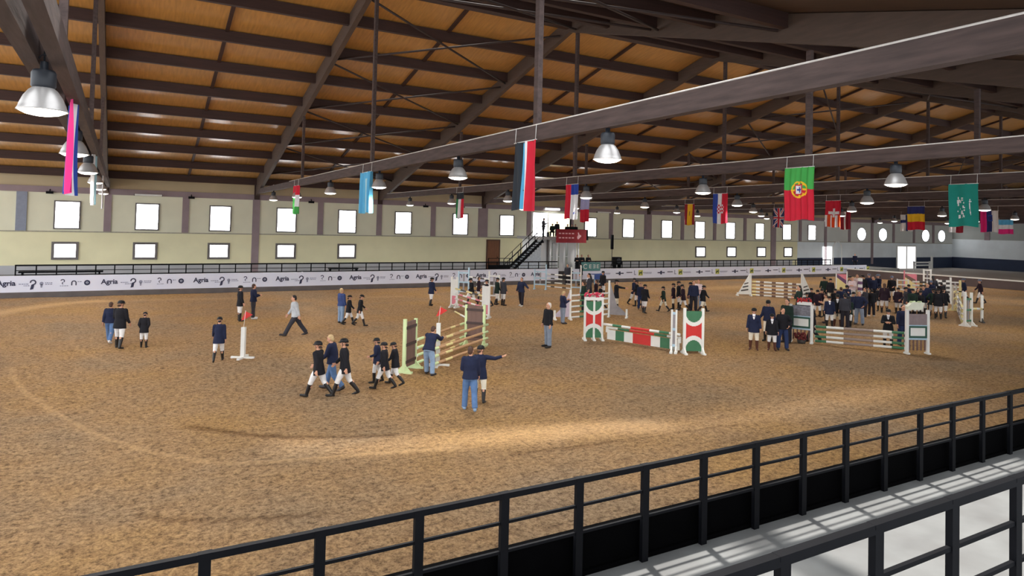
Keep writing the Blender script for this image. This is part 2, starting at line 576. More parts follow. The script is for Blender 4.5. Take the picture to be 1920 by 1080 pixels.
for i in range(12):
    a0, a1 = math.pi*i/12, math.pi*(i+1)/12
    bar(b2, (82.6+0.9*math.cos(a0), WALL-0.6, 3.0+0.9*math.sin(a0)), (82.6+0.9*math.cos(a1), WALL-0.6, 3.0+0.9*math.sin(a1)), 0.08, 0.08)
for s in (-1, 1):
    bar(b2, (82.6+0.9*s, WALL-0.6, 0.8), (82.6+0.9*s, WALL-0.6, 3.0), 0.08, 0.08)
obj('arch_rail', b2, M_WHITE, do)
t = thing('barrier', 'white barrier frame standing before the bright white door', 'barrier', (96.5, 53.5, 0.06))
for z in (1.15, 0.75):
    q = NB(); bx(q, -2.0, 2.0, -0.06, 0.06, z-0.1, z+0.1); obj('rail', q, M_WHITE, t)
for x in (-1.9, 1.9):
    q = NB(); bx(q, x-0.1, x+0.1, -0.08, 0.08, 0, 1.3); obj('leg', q, M_WHITE, t)
q = NB(); bx(q, 2.3, 2.6, -0.08, 0.08, 0, 2.0); bx(q, 1.9, 2.6, -0.06, 0.06, 0.9, 1.0); obj('side_post', q, M_WHITE, t)

# ---- roof: deck with its purlins, battens and bracing; an unseen gap by the near eave is added to let the sun in
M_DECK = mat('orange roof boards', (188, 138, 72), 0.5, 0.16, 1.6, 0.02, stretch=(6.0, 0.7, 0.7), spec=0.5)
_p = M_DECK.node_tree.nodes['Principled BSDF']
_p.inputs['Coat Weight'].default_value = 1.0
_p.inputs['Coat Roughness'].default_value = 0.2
M_DECK_SHADE = mat('shaded near roof boards', (70, 48, 32), 0.7, 0.16, 1.6, stretch=(6.0, 0.7, 0.7))  # same boards as the far slope, with shade put into the colour
TX = [-1.07]+[-1.69+10.316*k for k in range(1, 12)]       # truss positions
rf = NB()
prism(rf, [(XL, RIDGE, 15.6), (XL, WALL+0.3, roof_z(WALL+0.3)), (XL, WALL+0.3, roof_z(WALL+0.3)+0.15), (XL, RIDGE, 15.75)], (XE+0.3-XL, 0, 0))
deck = struct('ceiling', rf, M_DECK, label='orange boarded roof over the whole hall')
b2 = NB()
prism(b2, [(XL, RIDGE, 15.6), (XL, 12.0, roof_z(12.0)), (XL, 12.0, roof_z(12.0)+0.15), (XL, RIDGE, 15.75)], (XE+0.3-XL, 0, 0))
obj('near_slope', b2, M_DECK_SHADE, deck)
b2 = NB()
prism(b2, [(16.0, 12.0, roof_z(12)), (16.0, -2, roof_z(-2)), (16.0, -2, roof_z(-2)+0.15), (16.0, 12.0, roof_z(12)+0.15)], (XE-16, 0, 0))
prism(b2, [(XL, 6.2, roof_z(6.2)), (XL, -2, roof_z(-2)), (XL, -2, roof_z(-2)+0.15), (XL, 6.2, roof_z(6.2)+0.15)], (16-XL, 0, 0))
obj('near_eaves', b2, M_DECK_SHADE, deck)
for i in range(10):
    d_ = 29.1-3.235*i if i < 9 else 0.12
    for side in (1, -1):
        y = RIDGE+side*d_
        if side == -1 and y < 12:
            continue
        z = roof_z(y)
        b2 = NB()
        bx(b2, XL, XE, y-0.12, y+0.12, z-0.54, z-0.02)
        obj('purlin', b2, M_WOODDK, deck)
for a, c in zip(TX, TX[1:]):
    X = (a+c)/2-0.3
    b2 = NB()
    prism(b2, [(X, RIDGE+0.3, roof_z(RIDGE+0.3)-0.14), (X, WALL-0.1, roof_z(WALL-0.1)-0.14), (X, WALL-0.1, roof_z(WALL-0.1)-0.005), (X, RIDGE+0.3, roof_z(RIDGE+0.3)-0.005)], (0.16, 0, 0))
    obj('batten', b2, M_WOODDK, deck)
for bay in (1, 4, 7):
    xa, xb = TX[bay]+0.2, TX[bay+1]-0.2
    for ya, yb in ((28.6, 34.4), (34.9, 40.9), (41.3, 47.3), (47.8, 53.8), (27.2, 21.6), (21.2, 15.2)):
        for s in (0, 1):
            p0 = (xa, ya if s else yb, roof_z(ya if s else yb)-0.62)
            p1 = (xb, yb if s else ya, roof_z(yb if s else ya)-0.62)
            b2 = NB(); tube(b2, p0, p1, 0.055, seg=8)
            obj('brace_rod', b2, M_RODS, deck)

# ---- trusses
HANG = (14.1, 27.3, 40.7)
SKEW = R(0.88)


def tx(i, y):
    return TX[i] if i else -0.98-0.01535*y



def raf_z(y):
    return 14.85-0.3*abs(y-RIDGE)


for i, X in enumerate(TX):
    lab = ['twin-beam roof truss overhead at the left edge of the photo', 'nearest long roof truss, its tie beam crossing the whole upper photo', 'roof truss carrying the green and red flag, third from the left', 'roof truss carrying the large teal green flag, fourth from the left'][i] if i < 4 else '%s roof truss counted from the left, far down the hall' % ORD[i]
    t = thing('roof_truss', lab, 'roof truss', (tx(i, 0), 0, 0), SKEW if i == 0 else 0, group='timber roof trusses')
    for side in (1, -1):
        ye = RIDGE+side*29.5 if side == 1 else -1.5
        b2 = NB()
        prism(b2, [(-0.12, RIDGE, raf_z(RIDGE)), (-0.12, ye, max(raf_z(ye), 6.9)), (-0.12, ye, roof_z(ye)-0.03), (-0.12, RIDGE, roof_z(RIDGE)-0.03)], (0.24, 0, 0))
        obj('rafter', b2, M_RAFTER, t)
    for a, c in ((-0.26, -0.07), (0.07, 0.26)) if i == 0 else ((-0.11, 0.11),):
        b2 = NB(); bx(b2, a, c, -1.5, WALL-0.02, 7.1, 7.48)
        obj('tie_beam', b2, M_BEAM, t)
    b2 = NB(); tube(b2, (-0.1, -1.5, 7.495), (-0.1, 44 if i == 1 else 57, 7.495), 0.018, seg=8); obj('edge_highlight', b2, mat('pale edge highlight', (206, 198, 192), 0.6), t)  # pale tube added as the bright highlight on the beam's top edge
    for y in HANG:
        b2 = NB(); bx(b2, -0.068, 0.068, y-0.09, y+0.09, 7.0 if i == 0 else 7.4, raf_z(y)+0.2)
        obj('hanger', b2, M_BEAM, t)
    b2 = NB(); bx(b2, -0.2, 0.2, WALL-0.25, WALL-0.11, 6.62, 8.0); obj('wall_plate', b2, M_WOODDK, t)

# ---- far arena board with the long banner
kb = NB(); bx(kb, XL, XA, BAN, BAN+0.12, -0.1, 0.34)
board = thing('arena_board', 'grey kickboard with white advertising banner along the far side', 'arena board')
obj('kickboard', kb, M_GREYBOARD, board)
bb = NB(); bx(bb, XL, 32.6, BAN-0.02, BAN+0.12, 0.34, 1.32); obj('banner', bb, M_BANNER, board)
bb = NB(); bx(bb, 34.2, 77.0, BAN-0.02, BAN+0.12, 0.34, 1.28); bn2 = obj('banner', bb, M_BANNER, board)
bb = NB(); bx(bb, 32.6, 34.2, BAN+0.02, BAN+0.12, 0.34, 1.1); obj('entrance_dark', bb, mat('dark entrance opening', (58, 56, 62), 0.8), board)  # dark panel standing in for the darkness of the open entrance
YB = BAN-0.035


def text_mesh(s, size, bold=0.0):
    cu = bpy.data.curves.new('lettering', 'FONT')
    cu.body = s
    cu.size = size
    cu.align_x = 'CENTER'
    cu.align_y = 'CENTER'
    cu.offset = bold
    cu.extrude = 0.004
    cu.resolution_u = 3
    o = bpy.data.objects.new('tmp', cu)
    COL.objects.link(o)
    dg = bpy.context.evaluated_depsgraph_get()
    me = bpy.data.meshes.new_from_object(o.evaluated_get(dg))
    bpy.data.objects.remove(o)
    me.materials.clear()
    return me


AGRIA = text_mesh('Agria', 0.42, 0.012)
AGRIA.materials.append(M_INK)


def flatpoly(bm, pts, X, Z, s=1.0, mi=0):
    prism(bm, [(X+a*s, YB, Z+c*s) for a, c in pts], (0, 0.012, 0), mi)


def disc(bm, X, Z, r_, mi=0, n=18):
    flatpoly(bm, [(r_*math.cos(2*math.pi*i/n), r_*math.sin(2*math.pi*i/n)) for i in range(n)], X, Z, 1, mi)


def arc_stroke(bm, X, Z, r_, a0, a1, w, mi=0, n=10):
    for i in range(n):
        p, q = R(a0+(a1-a0)*i/n), R(a0+(a1-a0)*(i+1)/n)
        flatpoly(bm, [((r_-w/2)*math.cos(p), (r_-w/2)*math.sin(p)), ((r_+w/2)*math.cos(p), (r_+w/2)*math.sin(p)), ((r_+w/2)*math.cos(q), (r_+w/2)*math.sin(q)), ((r_-w/2)*math.cos(q), (r_-w/2)*math.sin(q))], X, Z, 1, mi)


def words_line(bm, X, Z, w, h, mi=1):
    x = X
    while x < X+w:
        l_ = random.uniform(0.04, 0.12)
        flatpoly(bm, [(0, 0), (l_, 0), (l_, h), (0, h)], x, Z, 1, mi)
        x += l_+0.03


for k in range(-3, 7):
    XC = -1.2+5.24*k
    if XC < 31.5:
        o = bpy.data.objects.new('lettering', AGRIA)
        COL.objects.link(o); o.parent = board
        o.location = (XC, YB, 0.88); o.rotation_euler = (R(90), 0, 0)
    if XC+4 > 32.4:
        continue
    b2 = NB()
    words_line(b2, XC+0.6, 0.8, 0.45, 0.05)
    words_line(b2, XC+0.85, 0.7, 0.3, 0.05)
    obj('lettering', b2, [M_INK, M_INK2], board)
    b2 = NB()
    arc_stroke(b2, XC+1.3, 0.92, 0.13, -60, 190, 0.07, 0)
    flatpoly(b2, [(0, 0), (0.16, 0.08), (0.1, -0.26), (-0.06, -0.3)], XC+1.22, 0.78, 1, 0)
    obj('logo', b2, [M_INK, M_INK2], board)
    b2 = NB()
    disc(b2, XC+1.72, 0.85, 0.1, 1)
    flatpoly(b2, [(-0.04, -0.2), (0.04, -0.2), (0.06, 0), (-0.06, 0)], XC+1.72, 0.8, 1, 1)
    obj('logo', b2, [M_INK, M_INK2], board)
    b2 = NB(); words_line(b2, XC+1.9, 0.86, 0.38, 0.05); words_line(b2, XC+1.9, 0.77, 0.38, 0.05)
    obj('logo', b2, [M_INK, M_INK2], board)
    b2 = NB()
    arc_stroke(b2, XC+2.78, 0.98, 0.09, -50, 170, 0.05, 0)
    arc_stroke(b2, XC+2.82, 0.84, 0.06, 100, 260, 0.04, 0)
    obj('logo', b2, [M_INK, M_INK2], board)
    b2 = NB(); words_line(b2, XC+2.65, 0.66, 0.4, 0.04)
    obj('logo', b2, [M_INK, M_INK2], board)
    b2 = NB()
    arc_stroke(b2, XC+3.36, 0.86, 0.11, 0, 180, 0.06, 0)
    for s in (-0.11, 0.11):
        flatpoly(b2, [(-0.03, -0.16), (0.03, -0.16), (0.03, 0.01), (-0.03, 0.01)], XC+3.36+s, 0.86, 1, 0)
    obj('logo', b2, [M_INK, M_INK2], board)
    b2 = NB(); words_line(b2, XC+3.55, 0.9, 0.2, 0.04)
    obj('logo', b2, [M_INK, M_INK2], board)
    b2 = NB()
    arc_stroke(b2, XC+4.05, 0.85, 0.115, 0, 360, 0.1, 0, 18)
    flatpoly(b2, [(-0.05, -0.04), (0.05, -0.04), (0, 0.06)], XC+4.05, 0.85, 1, 0)
    obj('logo', b2, [M_INK, M_INK2], board)
M_YEL = mat('yellow green logo patch', (206, 206, 110), 0.7)
M_GRN = mat('dark green logo', (60, 84, 52), 0.7)
for k in range(8):
    XC = 37.4+5.05*k
    b2 = NB()
    words_line(b2, XC-0.3, 0.82, 1.1, 0.06); words_line(b2, XC-0.1, 0.74, 0.9, 0.04)
    obj('logo', b2, [M_INK, M_INK2], board)
    b2 = NB()
    for a in ((-0.45, -0.1, 0.04), (-0.1, 0.1, 0.16), (0.1, 0.45, 0.04)):
        flatpoly(b2, [(a[0], -a[2]), (a[1], -a[2]-0.02), (a[1], a[2]+0.02), (a[0], a[2])], XC+2.0, 0.82, 1, 0)
    obj('logo', b2, [M_INK, M_INK2], board)
    b2 = NB(); words_line(b2, XC+2.8, 0.84, 0.7, 0.09, 0)
    obj('logo', b2, [M_INK, M_INK2], board)
    b2 = NB()
    flatpoly(b2, [(-0.04, -0.2), (0.2, -0.2), (0.2, -0.12), (0.04, -0.12), (0.04, 0.22), (-0.04, 0.22)], XC+3.75, 0.84, 1, 1)
    obj('logo', b2, [M_INK, M_INK2], board)
    b2 = NB()
    flatpoly(b2, [(-0.26, -0.26), (0.26, -0.26), (0.26, 0.26), (-0.26, 0.26)], XC+4.5, 0.84, 1, 2)
    prism(b2, [(XC+4.5+a, YB-0.006, 0.84+c) for a, c in ((-0.2, -0.18), (-0.1, -0.2), (-0.04, -0.05), (0.08, -0.06), (0.12, -0.2), (0.19, -0.18), (0.17, 0.02), (0.2, 0.2), (0.12, 0.14), (0.04, 0.06), (-0.16, 0.08))], (0, 0.006, 0), 3)
    obj('logo', b2, [M_INK, M_INK2, M_YEL, M_GRN], board)

# far railing on top of the board
rl = thing('railing', 'long black steel railing on top of the far banner board', 'railing', (0, BAN+0.2, 0))


def rail_run(t, x0, x1, pitch, zs, zb, post_w, rail_r, skip=None, face=0.0):
    n = int(round((x1-x0)/pitch))
    for i in range(n+1):
        X = x0+i*pitch
        if skip and skip(X):
            continue
        b2 = NB()
        bx(b2, X-post_w/2, X+post_w/2, -post_w*0.28, post_w*0.28, zb, zs[0]+0.02)
        bx(b2, X-post_w*0.62, X+post_w*0.62, -post_w*0.36, post_w*0.36, zs[0]+0.0, zs[0]+0.035)
        obj('post', b2, M_STEEL, t)
    names = ('top_rail', 'middle_rail', 'bottom_rail')
    for z, r_, nm in zip(zs, rail_r, names):
        b2 = NB()
        segs = [(x0, x1)] if not skip else [(x0, 32.6), (34.6, x1)]
        for a, c in segs:
            bx(b2, a-0.02, c+0.02, -r_, r_, z-r_, z+r_)
        obj(nm, b2, M_STEEL, t)


rail_run(rl, -6.05, 70.5, 1.02, (1.93, 1.62, 1.36), 0.8, 0.07, (0.045, 0.02, 0.03), skip=lambda x: 32.7 < x < 34.5)
bench = thing('bench', 'low black bench behind the far railing at the left', 'bench', (-4, BAN+1.1, 0.8))
b2 = NB(); bx(b2, -2.0, 2.4, -0.2, 0.2, 0.62, 0.72); obj('seat', b2, M_STEEL, bench)
for s in (-1.8, 2.2):
    b2 = NB(); bx(b2, s-0.05, s+0.05, -0.18, 0.18, 0, 0.62); obj('leg', b2, M_STEEL, bench)
bench = thing('bench', 'low black bench behind the far railing under the light blue flag', 'bench', (13.9, BAN+1.1, 0.8))
b2 = NB(); bx(b2, -1.1, 1.1, -0.2, 0.2, 0.62, 0.72); obj('seat', b2, M_STEEL, bench)
for s in (-1.0, 1.0):
    b2 = NB(); bx(b2, s-0.05, s+0.05, -0.18, 0.18, 0, 0.62); obj('leg', b2, M_STEEL, bench)

# end board of the arena
eb = thing('arena_board', 'brown grey end board with a white top edge at the far right', 'arena board')
b2 = NB(); bx(b2, XA, XA+0.15, 7, BAN-0.04, -0.1, 0.82); obj('kickboard', b2, mat('brown grey end board', (98, 84, 84), 0.85, 0.1, 1.0), eb)
b2 = NB(); bx(b2, XA-0.04, XA+0.22, 7, BAN-0.04, 0.82, 0.94); obj('top_edge', b2, M_WHITE, eb)

# near board and its railing
nb = thing('arena_board', 'black back of the near kickboard beside the concrete walkway', 'arena board')
b2 = NB(); bx(b2, -20, 60, 6.69, 6.8, -0.1, 1.31); obj('kickboard', b2, M_BLACKBOARD, nb)
b2 = NB(); bx(b2, -20, 60, 6.64, 6.69, 0.8, 0.86); obj('skirting', b2, M_BLACKBOARD, nb)
nr = thing('railing', 'black steel railing along the near side of the arena', 'railing', (0, 6.6, 0))
rail_run(nr, 0.655-1.021*4, 0.655+1.021*24, 1.021, (1.98, 1.68, 1.36), 0.8, 0.1, (0.032, 0.016, 0.016))
r2 = thing('railing', 'closest black railing in the lower right corner of the photo', 'railing', (0, 2.95, 0))
rail_run(r2, 3.75-1.013*4, 3.75+1.013*8, 1.013, (2.88, 2.52, 2.18), 1.8, 0.1, (0.034, 0.018, 0.018))
# ============================================================ hanging lamps
M_LAMPBLK = mat('black lamp housing', (38, 42, 50), 0.5, 0.1)
M_REFL = mat('spun aluminium reflector', (196, 192, 190), 0.38, 0.06, 4, metal=0.55)
M_GLOW = mat('lamp glow', (255, 250, 240), 0.4, 0.0, emit=(255, 246, 232), estr=9.0)


def make_lamp(label):
    t = thing('pendant_lamp', label, 'lamp', group='high bay lamps under the tie beams')
    b2 = NB()
    lathe(b2, [(0.0, 0.62), (0.05, 0.62), (0.05, 0.5), (0.13, 0.5), (0.15, 0.46), (0.15, 0.28), (0.13, 0.25), (0.0, 0.25)], 18)
    obj('housing', b2, M_LAMPBLK, t)
    b2 = NB()
    lathe(b2, [(0.11, 0.27), (0.17, 0.22), (0.23, 0.13), (0.275, 0.02), (0.295, -0.06), (0.31, -0.07), (0.3, -0.05), (0.265, 0.02), (0.22, 0.12), (0.16, 0.2), (0.1, 0.24)], 28)
    obj('reflector', b2, M_REFL, t)
    b2 = NB()
    lathe(b2, [(0.0, -0.135), (0.1, -0.13), (0.2, -0.11), (0.262, -0.08), (0.288, -0.055)], 28)
    obj('bulb', b2, M_GLOW, t)
    b2 = NB()
    tube(b2, (0, 0, 0.6), (0, 0, 0.98), 0.012, seg=6)
    arcp = [(0.06*math.cos(a), 0, 0.66+0.06*math.sin(a)) for a in [math.pi*i/8 for i in range(9)]]
    for a, c in zip(arcp, arcp[1:]):
        tube(b2, a, c, 0.01, seg=6, caps=False)
    obj('hook', b2, M_LAMPBLK, t)
    b2 = NB()
    bx(b2, -0.05, 0.05, -0.05, 0.05, 0.96, 1.02)
    obj('bolt', b2, M_WHITE, t)
    sl = bpy.data.lights.new('lamp_beam', 'SPOT')
    sl.energy = LAMPW; sl.spot_size = R(150); sl.spot_blend = 0.5; sl.shadow_soft_size = 0.26; sl.color = (1.0, 0.95, 0.88)
    so_ = bpy.data.objects.new('lamp_beam', sl); COL.objects.link(so_); so_.parent = t; so_.location = (0, 0, -0.2)
    return t


def dup(root, loc, rz=None, label=None, group=None):
    c = root.copy(); COL.objects.link(c)
    c.location = loc
    if rz is not None:
        c.rotation_euler = (0, 0, rz)
    if label:
        c['label'] = label
    if group:
        c['group'] = group
    for ch in list(root.children):
        k = ch.copy(); COL.objects.link(k); k.parent = c
        for g in list(ch.children):
            q = g.copy(); COL.objects.link(q); q.parent = k
    return c


LY = (11.25, 18.7, 26.3, 34.05, 42.0, 49.95)
BEAMN = ['left edge beam', 'nearest crossing beam', 'green and red flag beam', 'teal green flag beam', 'white cross flag beam', 'blue, yellow, red flag beam', 'seventh beam from the left', 'eighth beam from the left', 'ninth beam from the left']
LAMPW = 640.0
lamp0 = None
for i, X in enumerate(TX[:9]):
    js = [j for j, y in enumerate(LY) if -60 < pix((X, y, 6.5))[0] < 1960]
    for j in js:
        n = [q for q in js]
        pos = ORD[len(js)-1-js.index(j)]
        lab = 'high bay lamp on the %s, %s from the far wall' % (BEAMN[i], pos)
        loc = (tx(i, LY[j]), LY[j], 6.5)
        if lamp0 is None:
            lamp0 = make_lamp(lab); lamp0.location = loc
        else:
            dup(lamp0, loc, 0, lab)

# =================================================================== flags
FC = {}


def fm(name, c):
    return mat('flag '+name, c, 0.85, 0.05, 3.0)


RED, WHT, BLK, BLU, LBL, GRN_, YLW = fm('red', (206, 30, 56)), fm('white', (232, 232, 236)), fm('black', (38, 44, 52)), fm('blue', (40, 70, 160)), fm('sky blue', (96, 182, 226)), fm('green', (30, 128, 70)), fm('yellow', (246, 196, 40))
TEAL, PINK, ORG, DRED, LAV = fm('teal green', (20, 140, 128)), fm('pink', (232, 40, 130)), fm('orange', (236, 88, 40)), fm('dark red', (150, 30, 50)), fm('lavender', (170, 170, 214))
LGRN = fm('bright green', (70, 170, 80))
PALE = fm('pale blue', (170, 214, 228))
NVY = fm('navy', (40, 48, 110))


def star(u, v, cu, cv, r_, asp=1.55):
    du, dv = (u-cu), (v-cv)*asp
    a = math.atan2(du, -dv)
    rr = math.hypot(du, dv)
    k = math.cos(math.pi/5*((a/(math.pi/5*1) % 2)-1)) if False else abs(((a+math.pi) % (2*math.pi/5))-math.pi/5)
    return rr < r_*(0.45+0.55*(k/(math.pi/5)))


def f_syria(u, v):
    if u < 0.36:
        return 0
    if u > 0.66:
        return 2
    if abs(u-0.63) < 0.035:
        return 4
    if star(u, v, 0.5, 0.36, 0.1) or star(u, v, 0.5, 0.7, 0.1):
        return 0
    return 1 if u > 0.56 else 3


def f_arg(u, v):
    return 1 if 0.36 < u < 0.62 and v > 0.15 else 0


def f_hung(u, v):
    if v < 0.33:
        return 0
    return 1 if u > 0.45 and v < 0.75 else 2


def f_port(u, v):
    du, dv = u-0.5, (v-0.42)*1.6
    r_ = math.hypot(du, dv)
    if r_ < 0.26:
        if r_ > 0.215:
            return 2
        if abs(du) < 0.13 and -0.15 < dv < 0.17-0.25*max(0, abs(du)-0.06):
            if abs(du) < 0.095 and -0.115 < dv < 0.12:
                if (abs(du) < 0.025 and abs(dv) < 0.09) or (abs(dv) < 0.025 and abs(du) < 0.075):
                    return 4
                return 3
            return 1
        if abs(du) < 0.03 or abs(dv) < 0.03 or abs(abs(du)-abs(dv)) < 0.03:
            return 2
    return 0 if v < 0.42 else 1


def f_chile(u, v):
    if u < 0.48:
        return 0
    if v < 0.3:
        return 2
    return 1 if not star(u, v, 0.75, 0.82, 0.07) else 2


def f_uae(u, v):
    if v < 0.25:
        return 0
    if u < 0.3:
        return 1
    return 2 if u < 0.7 else 3


SCR = []
_r5 = random.Random(5)
for _ in range(26):
    SCR.append((0.28+_r5.random()*0.26, 0.3+_r5.random()*0.5, 0.012+0.02*_r5.random(), 0.02+0.05*_r5.random()))


def f_saudi(u, v):
    for a, c, w, h in SCR:
        if abs(u-a) < w and abs(v-c) < h*0.6:
            return 1
    if abs(u-0.72-0.02*math.sin(v*9)) < 0.012 and 0.36 < v < 0.74:
        return 1
    if abs(v-0.42) < 0.012 and 0.68 < u < 0.77:
        return 1
    return 0


def f_croat(u, v):
    if 0.3 < u < 0.74 and 0.36 < v < 0.66:
        if v < 0.42 and not (0.34 < u < 0.7):
            pass
        else:
            return 2 if (int((u-0.3)*12)+int((v-0.36)*17)) % 2 else 1
    return 0 if u < 0.33 else (1 if u < 0.62 else 2)


def f_pol(u, v):
    return 0 if v < 0.45 else 1


def f_swiss(u, v):
    if (abs(u-0.55) < 0.07 and 0.28 < v < 0.62) or (abs(v-0.46) < 0.05 and 0.2 < u < 0.9):
        return 1
    if v > 0.55:
        return 2 if (int(u*9) % 3) else 1
    return 0


def f_spain(u, v):
    if 0.48 < u < 0.62 and 0.35 < v < 0.55:
        return 2
    return 0 if u < 0.3 else (1 if u < 0.78 else 0)


def f_rom(u, v):
    return 0 if v < 0.32 else (1 if v < 0.66 else 2)


def f_uk(u, v):
    a, c = u-0.5, v-0.5
    if abs(a) < 0.06 or abs(c) < 0.04:
        return 1
    if abs(a) < 0.11 or abs(c) < 0.075:
        return 2
    if abs(abs(a)-abs(c)) < 0.035:
        return 1
    if abs(abs(a)-abs(c)) < 0.1:
        return 2
    return 0


def f_slov(u, v):
    if 0.4 < u < 0.66 and 0.2 < v < 0.5:
        return 3 if math.hypot(u-0.53, v-0.35) > 0.1 else 1
    return 0 if u < 0.33 else (1 if u < 0.62 else 2)


def f_latv(u, v):
    return 1 if 0.4 < u < 0.6 else 0


def f_fin(u, v):
    return 1 if abs(u-0.5) < 0.1 or abs(v-0.4) < 0.09 else 0


def f_malta(u, v):
    return 0 if u < 0.5 else (1 if v > 0.55 else 0)


def f_lux(u, v):
    return 0 if v < 0.36 else (1 if v < 0.66 else 2)


def f_pinkblue(u, v):
    return 0 if u < 0.5 else (1 if u < 0.62 else 2)


def f_white_teal(u, v):
    return 0 if u < 0.5 else 1


def flag(X, y, fn, mats, label, w=1.1, h=1.72, ztop=7.12, pleat=0.05, freq=4.0, gather=0.0, face=-1):
    t = thing('hanging_flag', label, 'flag', (X+face*(0.15 if face < 0 else 0.14), y, ztop), group='national flags under the roof beams')
    nu, nv = 60, 84
    b2 = NB()
    g = []
    ph = _r5.random()*6
    for j in range(nv+1):
        v = j/nv
        row = []
        for i in range(nu+1):
            u = i/nu
            a = pleat*(0.55+0.45*v)*math.sin(u*freq*2*math.pi+ph+0.9*math.sin(v*2.2+ph))+0.5*pleat*math.sin(u*freq*4.7+2*ph)
            gw = 1-gather*(0.5+0.5*v*(1-v)*2)
            yy = (0.5-u)*w*gw+0.018*math.sin(v*5+ph)
            sag = 0.02*math.sin(u*math.pi*5)**2*(1-v)+0.03*v*math.sin(u*7+ph)
            row.append(b2.verts.new((face*a, -face*yy, -v*h-sag)))
        g.append(row)
    for j in range(nv):
        for i in range(nu):
            f = b2.faces.new((g[j][i], g[j][i+1], g[j+1][i+1], g[j+1][i]))
            f.material_index = fn((i+0.5)/nu, (j+0.5)/nv)
            f.smooth = True
    obj('cloth', b2, mats, t)
    b2 = NB()
    tube(b2, (0, -w*0.5, 0.0), (0, w*0.5, 0.0), 0.012, seg=6)
    obj('rod', b2, M_WHITE, t)
    for s in (-0.45, 0.45):
        b2 = NB(); tube(b2, (0, s*w, 0), (-face*0.02, s*w, 0.38), 0.008, seg=5)
        obj('tie', b2, M_WHITE, t)
    return t


F1, F2, F3 = 14.42, 27.3, 41.0
flag(tx(0, F1), F1+0.5, f_pinkblue, [PINK, WHT, BLU], 'pink, white and blue flag seen edge on at the left edge', face=1, pleat=0.1, freq=2.5)
flag(tx(0, F2), F2, f_white_teal, [WHT, PALE], 'white and pale teal flag seen edge on, behind the pink one', face=1, pleat=0.06)
flag(tx(0, F3), F3, f_white_teal, [WHT, WHT], 'thin white flag seen edge on, nearest the far wall', face=1, pleat=0.03)
flag(TX[1], F1, f_syria, [BLK, PALE, RED, LBL, WHT], 'black, white and red flag with two dark stars', pleat=0.07, freq=3, gather=0.02)
flag(TX[1], F2+0.2, f_arg, [LBL, PALE], 'light blue flag hanging in narrow folds', w=1.35, pleat=0.09, freq=4)
flag(TX[1], F3+0.6, f_hung, [RED, WHT, LGRN], 'red, white and green flag nearest the far wall on the closest beam', w=1.3, pleat=0.08)
flag(TX[2], F1-0.1, f_port, [LGRN, RED, YLW, WHT, BLU], 'green and red flag with a round yellow crest', pleat=0.035, freq=5)
MP = bpy.data.objects[-1] if False else None
flag(TX[2], F2, f_chile, [RED, WHT, BLU], 'red and white flag with a blue top corner', pleat=0.06)
flag(TX[2], F3-0.6, f_uae, [BLK, GRN_, WHT, RED], 'narrow black, green, white and red flag before the far wall', pleat=0.06)
flag(TX[3], F1+0.1, f_saudi, [TEAL, WHT], 'teal green flag with white lettering strokes', pleat=0.03, freq=2)
flag(TX[3], F2+0.1, f_croat, [BLU, WHT, RED], 'blue, white and red flag with a checked crest', pleat=0.04)
flag(TX[3], F3-0.4, f_pol, [LAV, RED], 'lavender topped red flag beside the red and white one', pleat=0.05)
flag(TX[4], F2+0.2, f_swiss, [RED, WHT, ORG], 'red flag with a white cross and orange flames', pleat=0.05)
flag(TX[4], F3-0.6, f_spain, [DRED, YLW, BLK], 'dark red and yellow striped flag', pleat=0.05)
flag(TX[5], F2+0.7, f_rom, [NVY, YLW, RED], 'blue, yellow and red striped flag', w=1.25, pleat=0.04)
flag(TX[5], F3-1.0, f_uk, [NVY, RED, WHT], 'navy flag with red and white crosses', pleat=0.04)
flag(TX[6], F2+0.7, f_slov, [PINK, NVY, WHT, BLU], 'pink, blue and white flag at the far right', w=1.3, pleat=0.05)
flag(TX[6], F3-0.4, f_latv, [DRED, WHT], 'dark red flag with a white stripe', pleat=0.05)
flag(TX[7], F3-0.4, f_fin, [WHT, NVY], 'white flag with a dark blue cross', w=1.3, pleat=0.05)
flag(TX[8], F3, f_malta, [WHT, DRED], 'small white and red flag left of the teal green one', w=1.5, pleat=0.04)
flag(TX[9], F3-0.3, f_lux, [LBL, WHT, PINK], 'small blue, white and pink flag at the far right', w=1.6, pleat=0.04)

# ========================================================== judges' stand
st = thing('judges_stand', 'white judges stand with glazed front, raised platform and stairs', 'judges stand', (32.4, 52.0, 0.8))
M_STANDW = mat('white stand panel', (250, 250, 250), 0.6, 0.02, 1)
M_GLASSD = mat('reflecting cabin glass', (176, 180, 172), 0.15, 0.25, 1.2)
b2 = NB(); bx(b2, -0.5, 5.0, -0.6, 3.4, 3.0, 3.25); obj('platform', b2, mat('grey platform slab', (150, 148, 148), 0.8), st)
b2 = NB(); bx(b2, 0.0, 4.3, 0.4, 3.2, 0, 0.9); obj('wall_panel', b2, M_STANDW, st)
b2 = NB(); bx(b2, 0.0, 4.3, 0.5, 3.2, 0.9, 3.0); obj('cabin', b2, M_STANDW, st)
for x0, x1 in ((0.12, 0.85), (1.3, 1.6), (2.05, 2.35), (3.0, 3.3)):
    b2 = NB(); bx(b2, x0, x1, 0.36, 0.5, 0.35, 2.7)
    q = obj('window', b2, M_GLASSD if x0 > 1 else M_STANDW, st)
    b3 = NB()
    for a in ((x0-0.05, x0, 0.3, 2.75), (x1, x1+0.05, 0.3, 2.75), (x0, x1, 0.3, 0.35), (x0, x1, 2.7, 2.75), (x0, x1, 1.4, 1.45)):
        bx(b3, a[0], a[1], 0.33, 0.5, a[2], a[3])
    obj('window_frame', b3, M_STANDW, q)
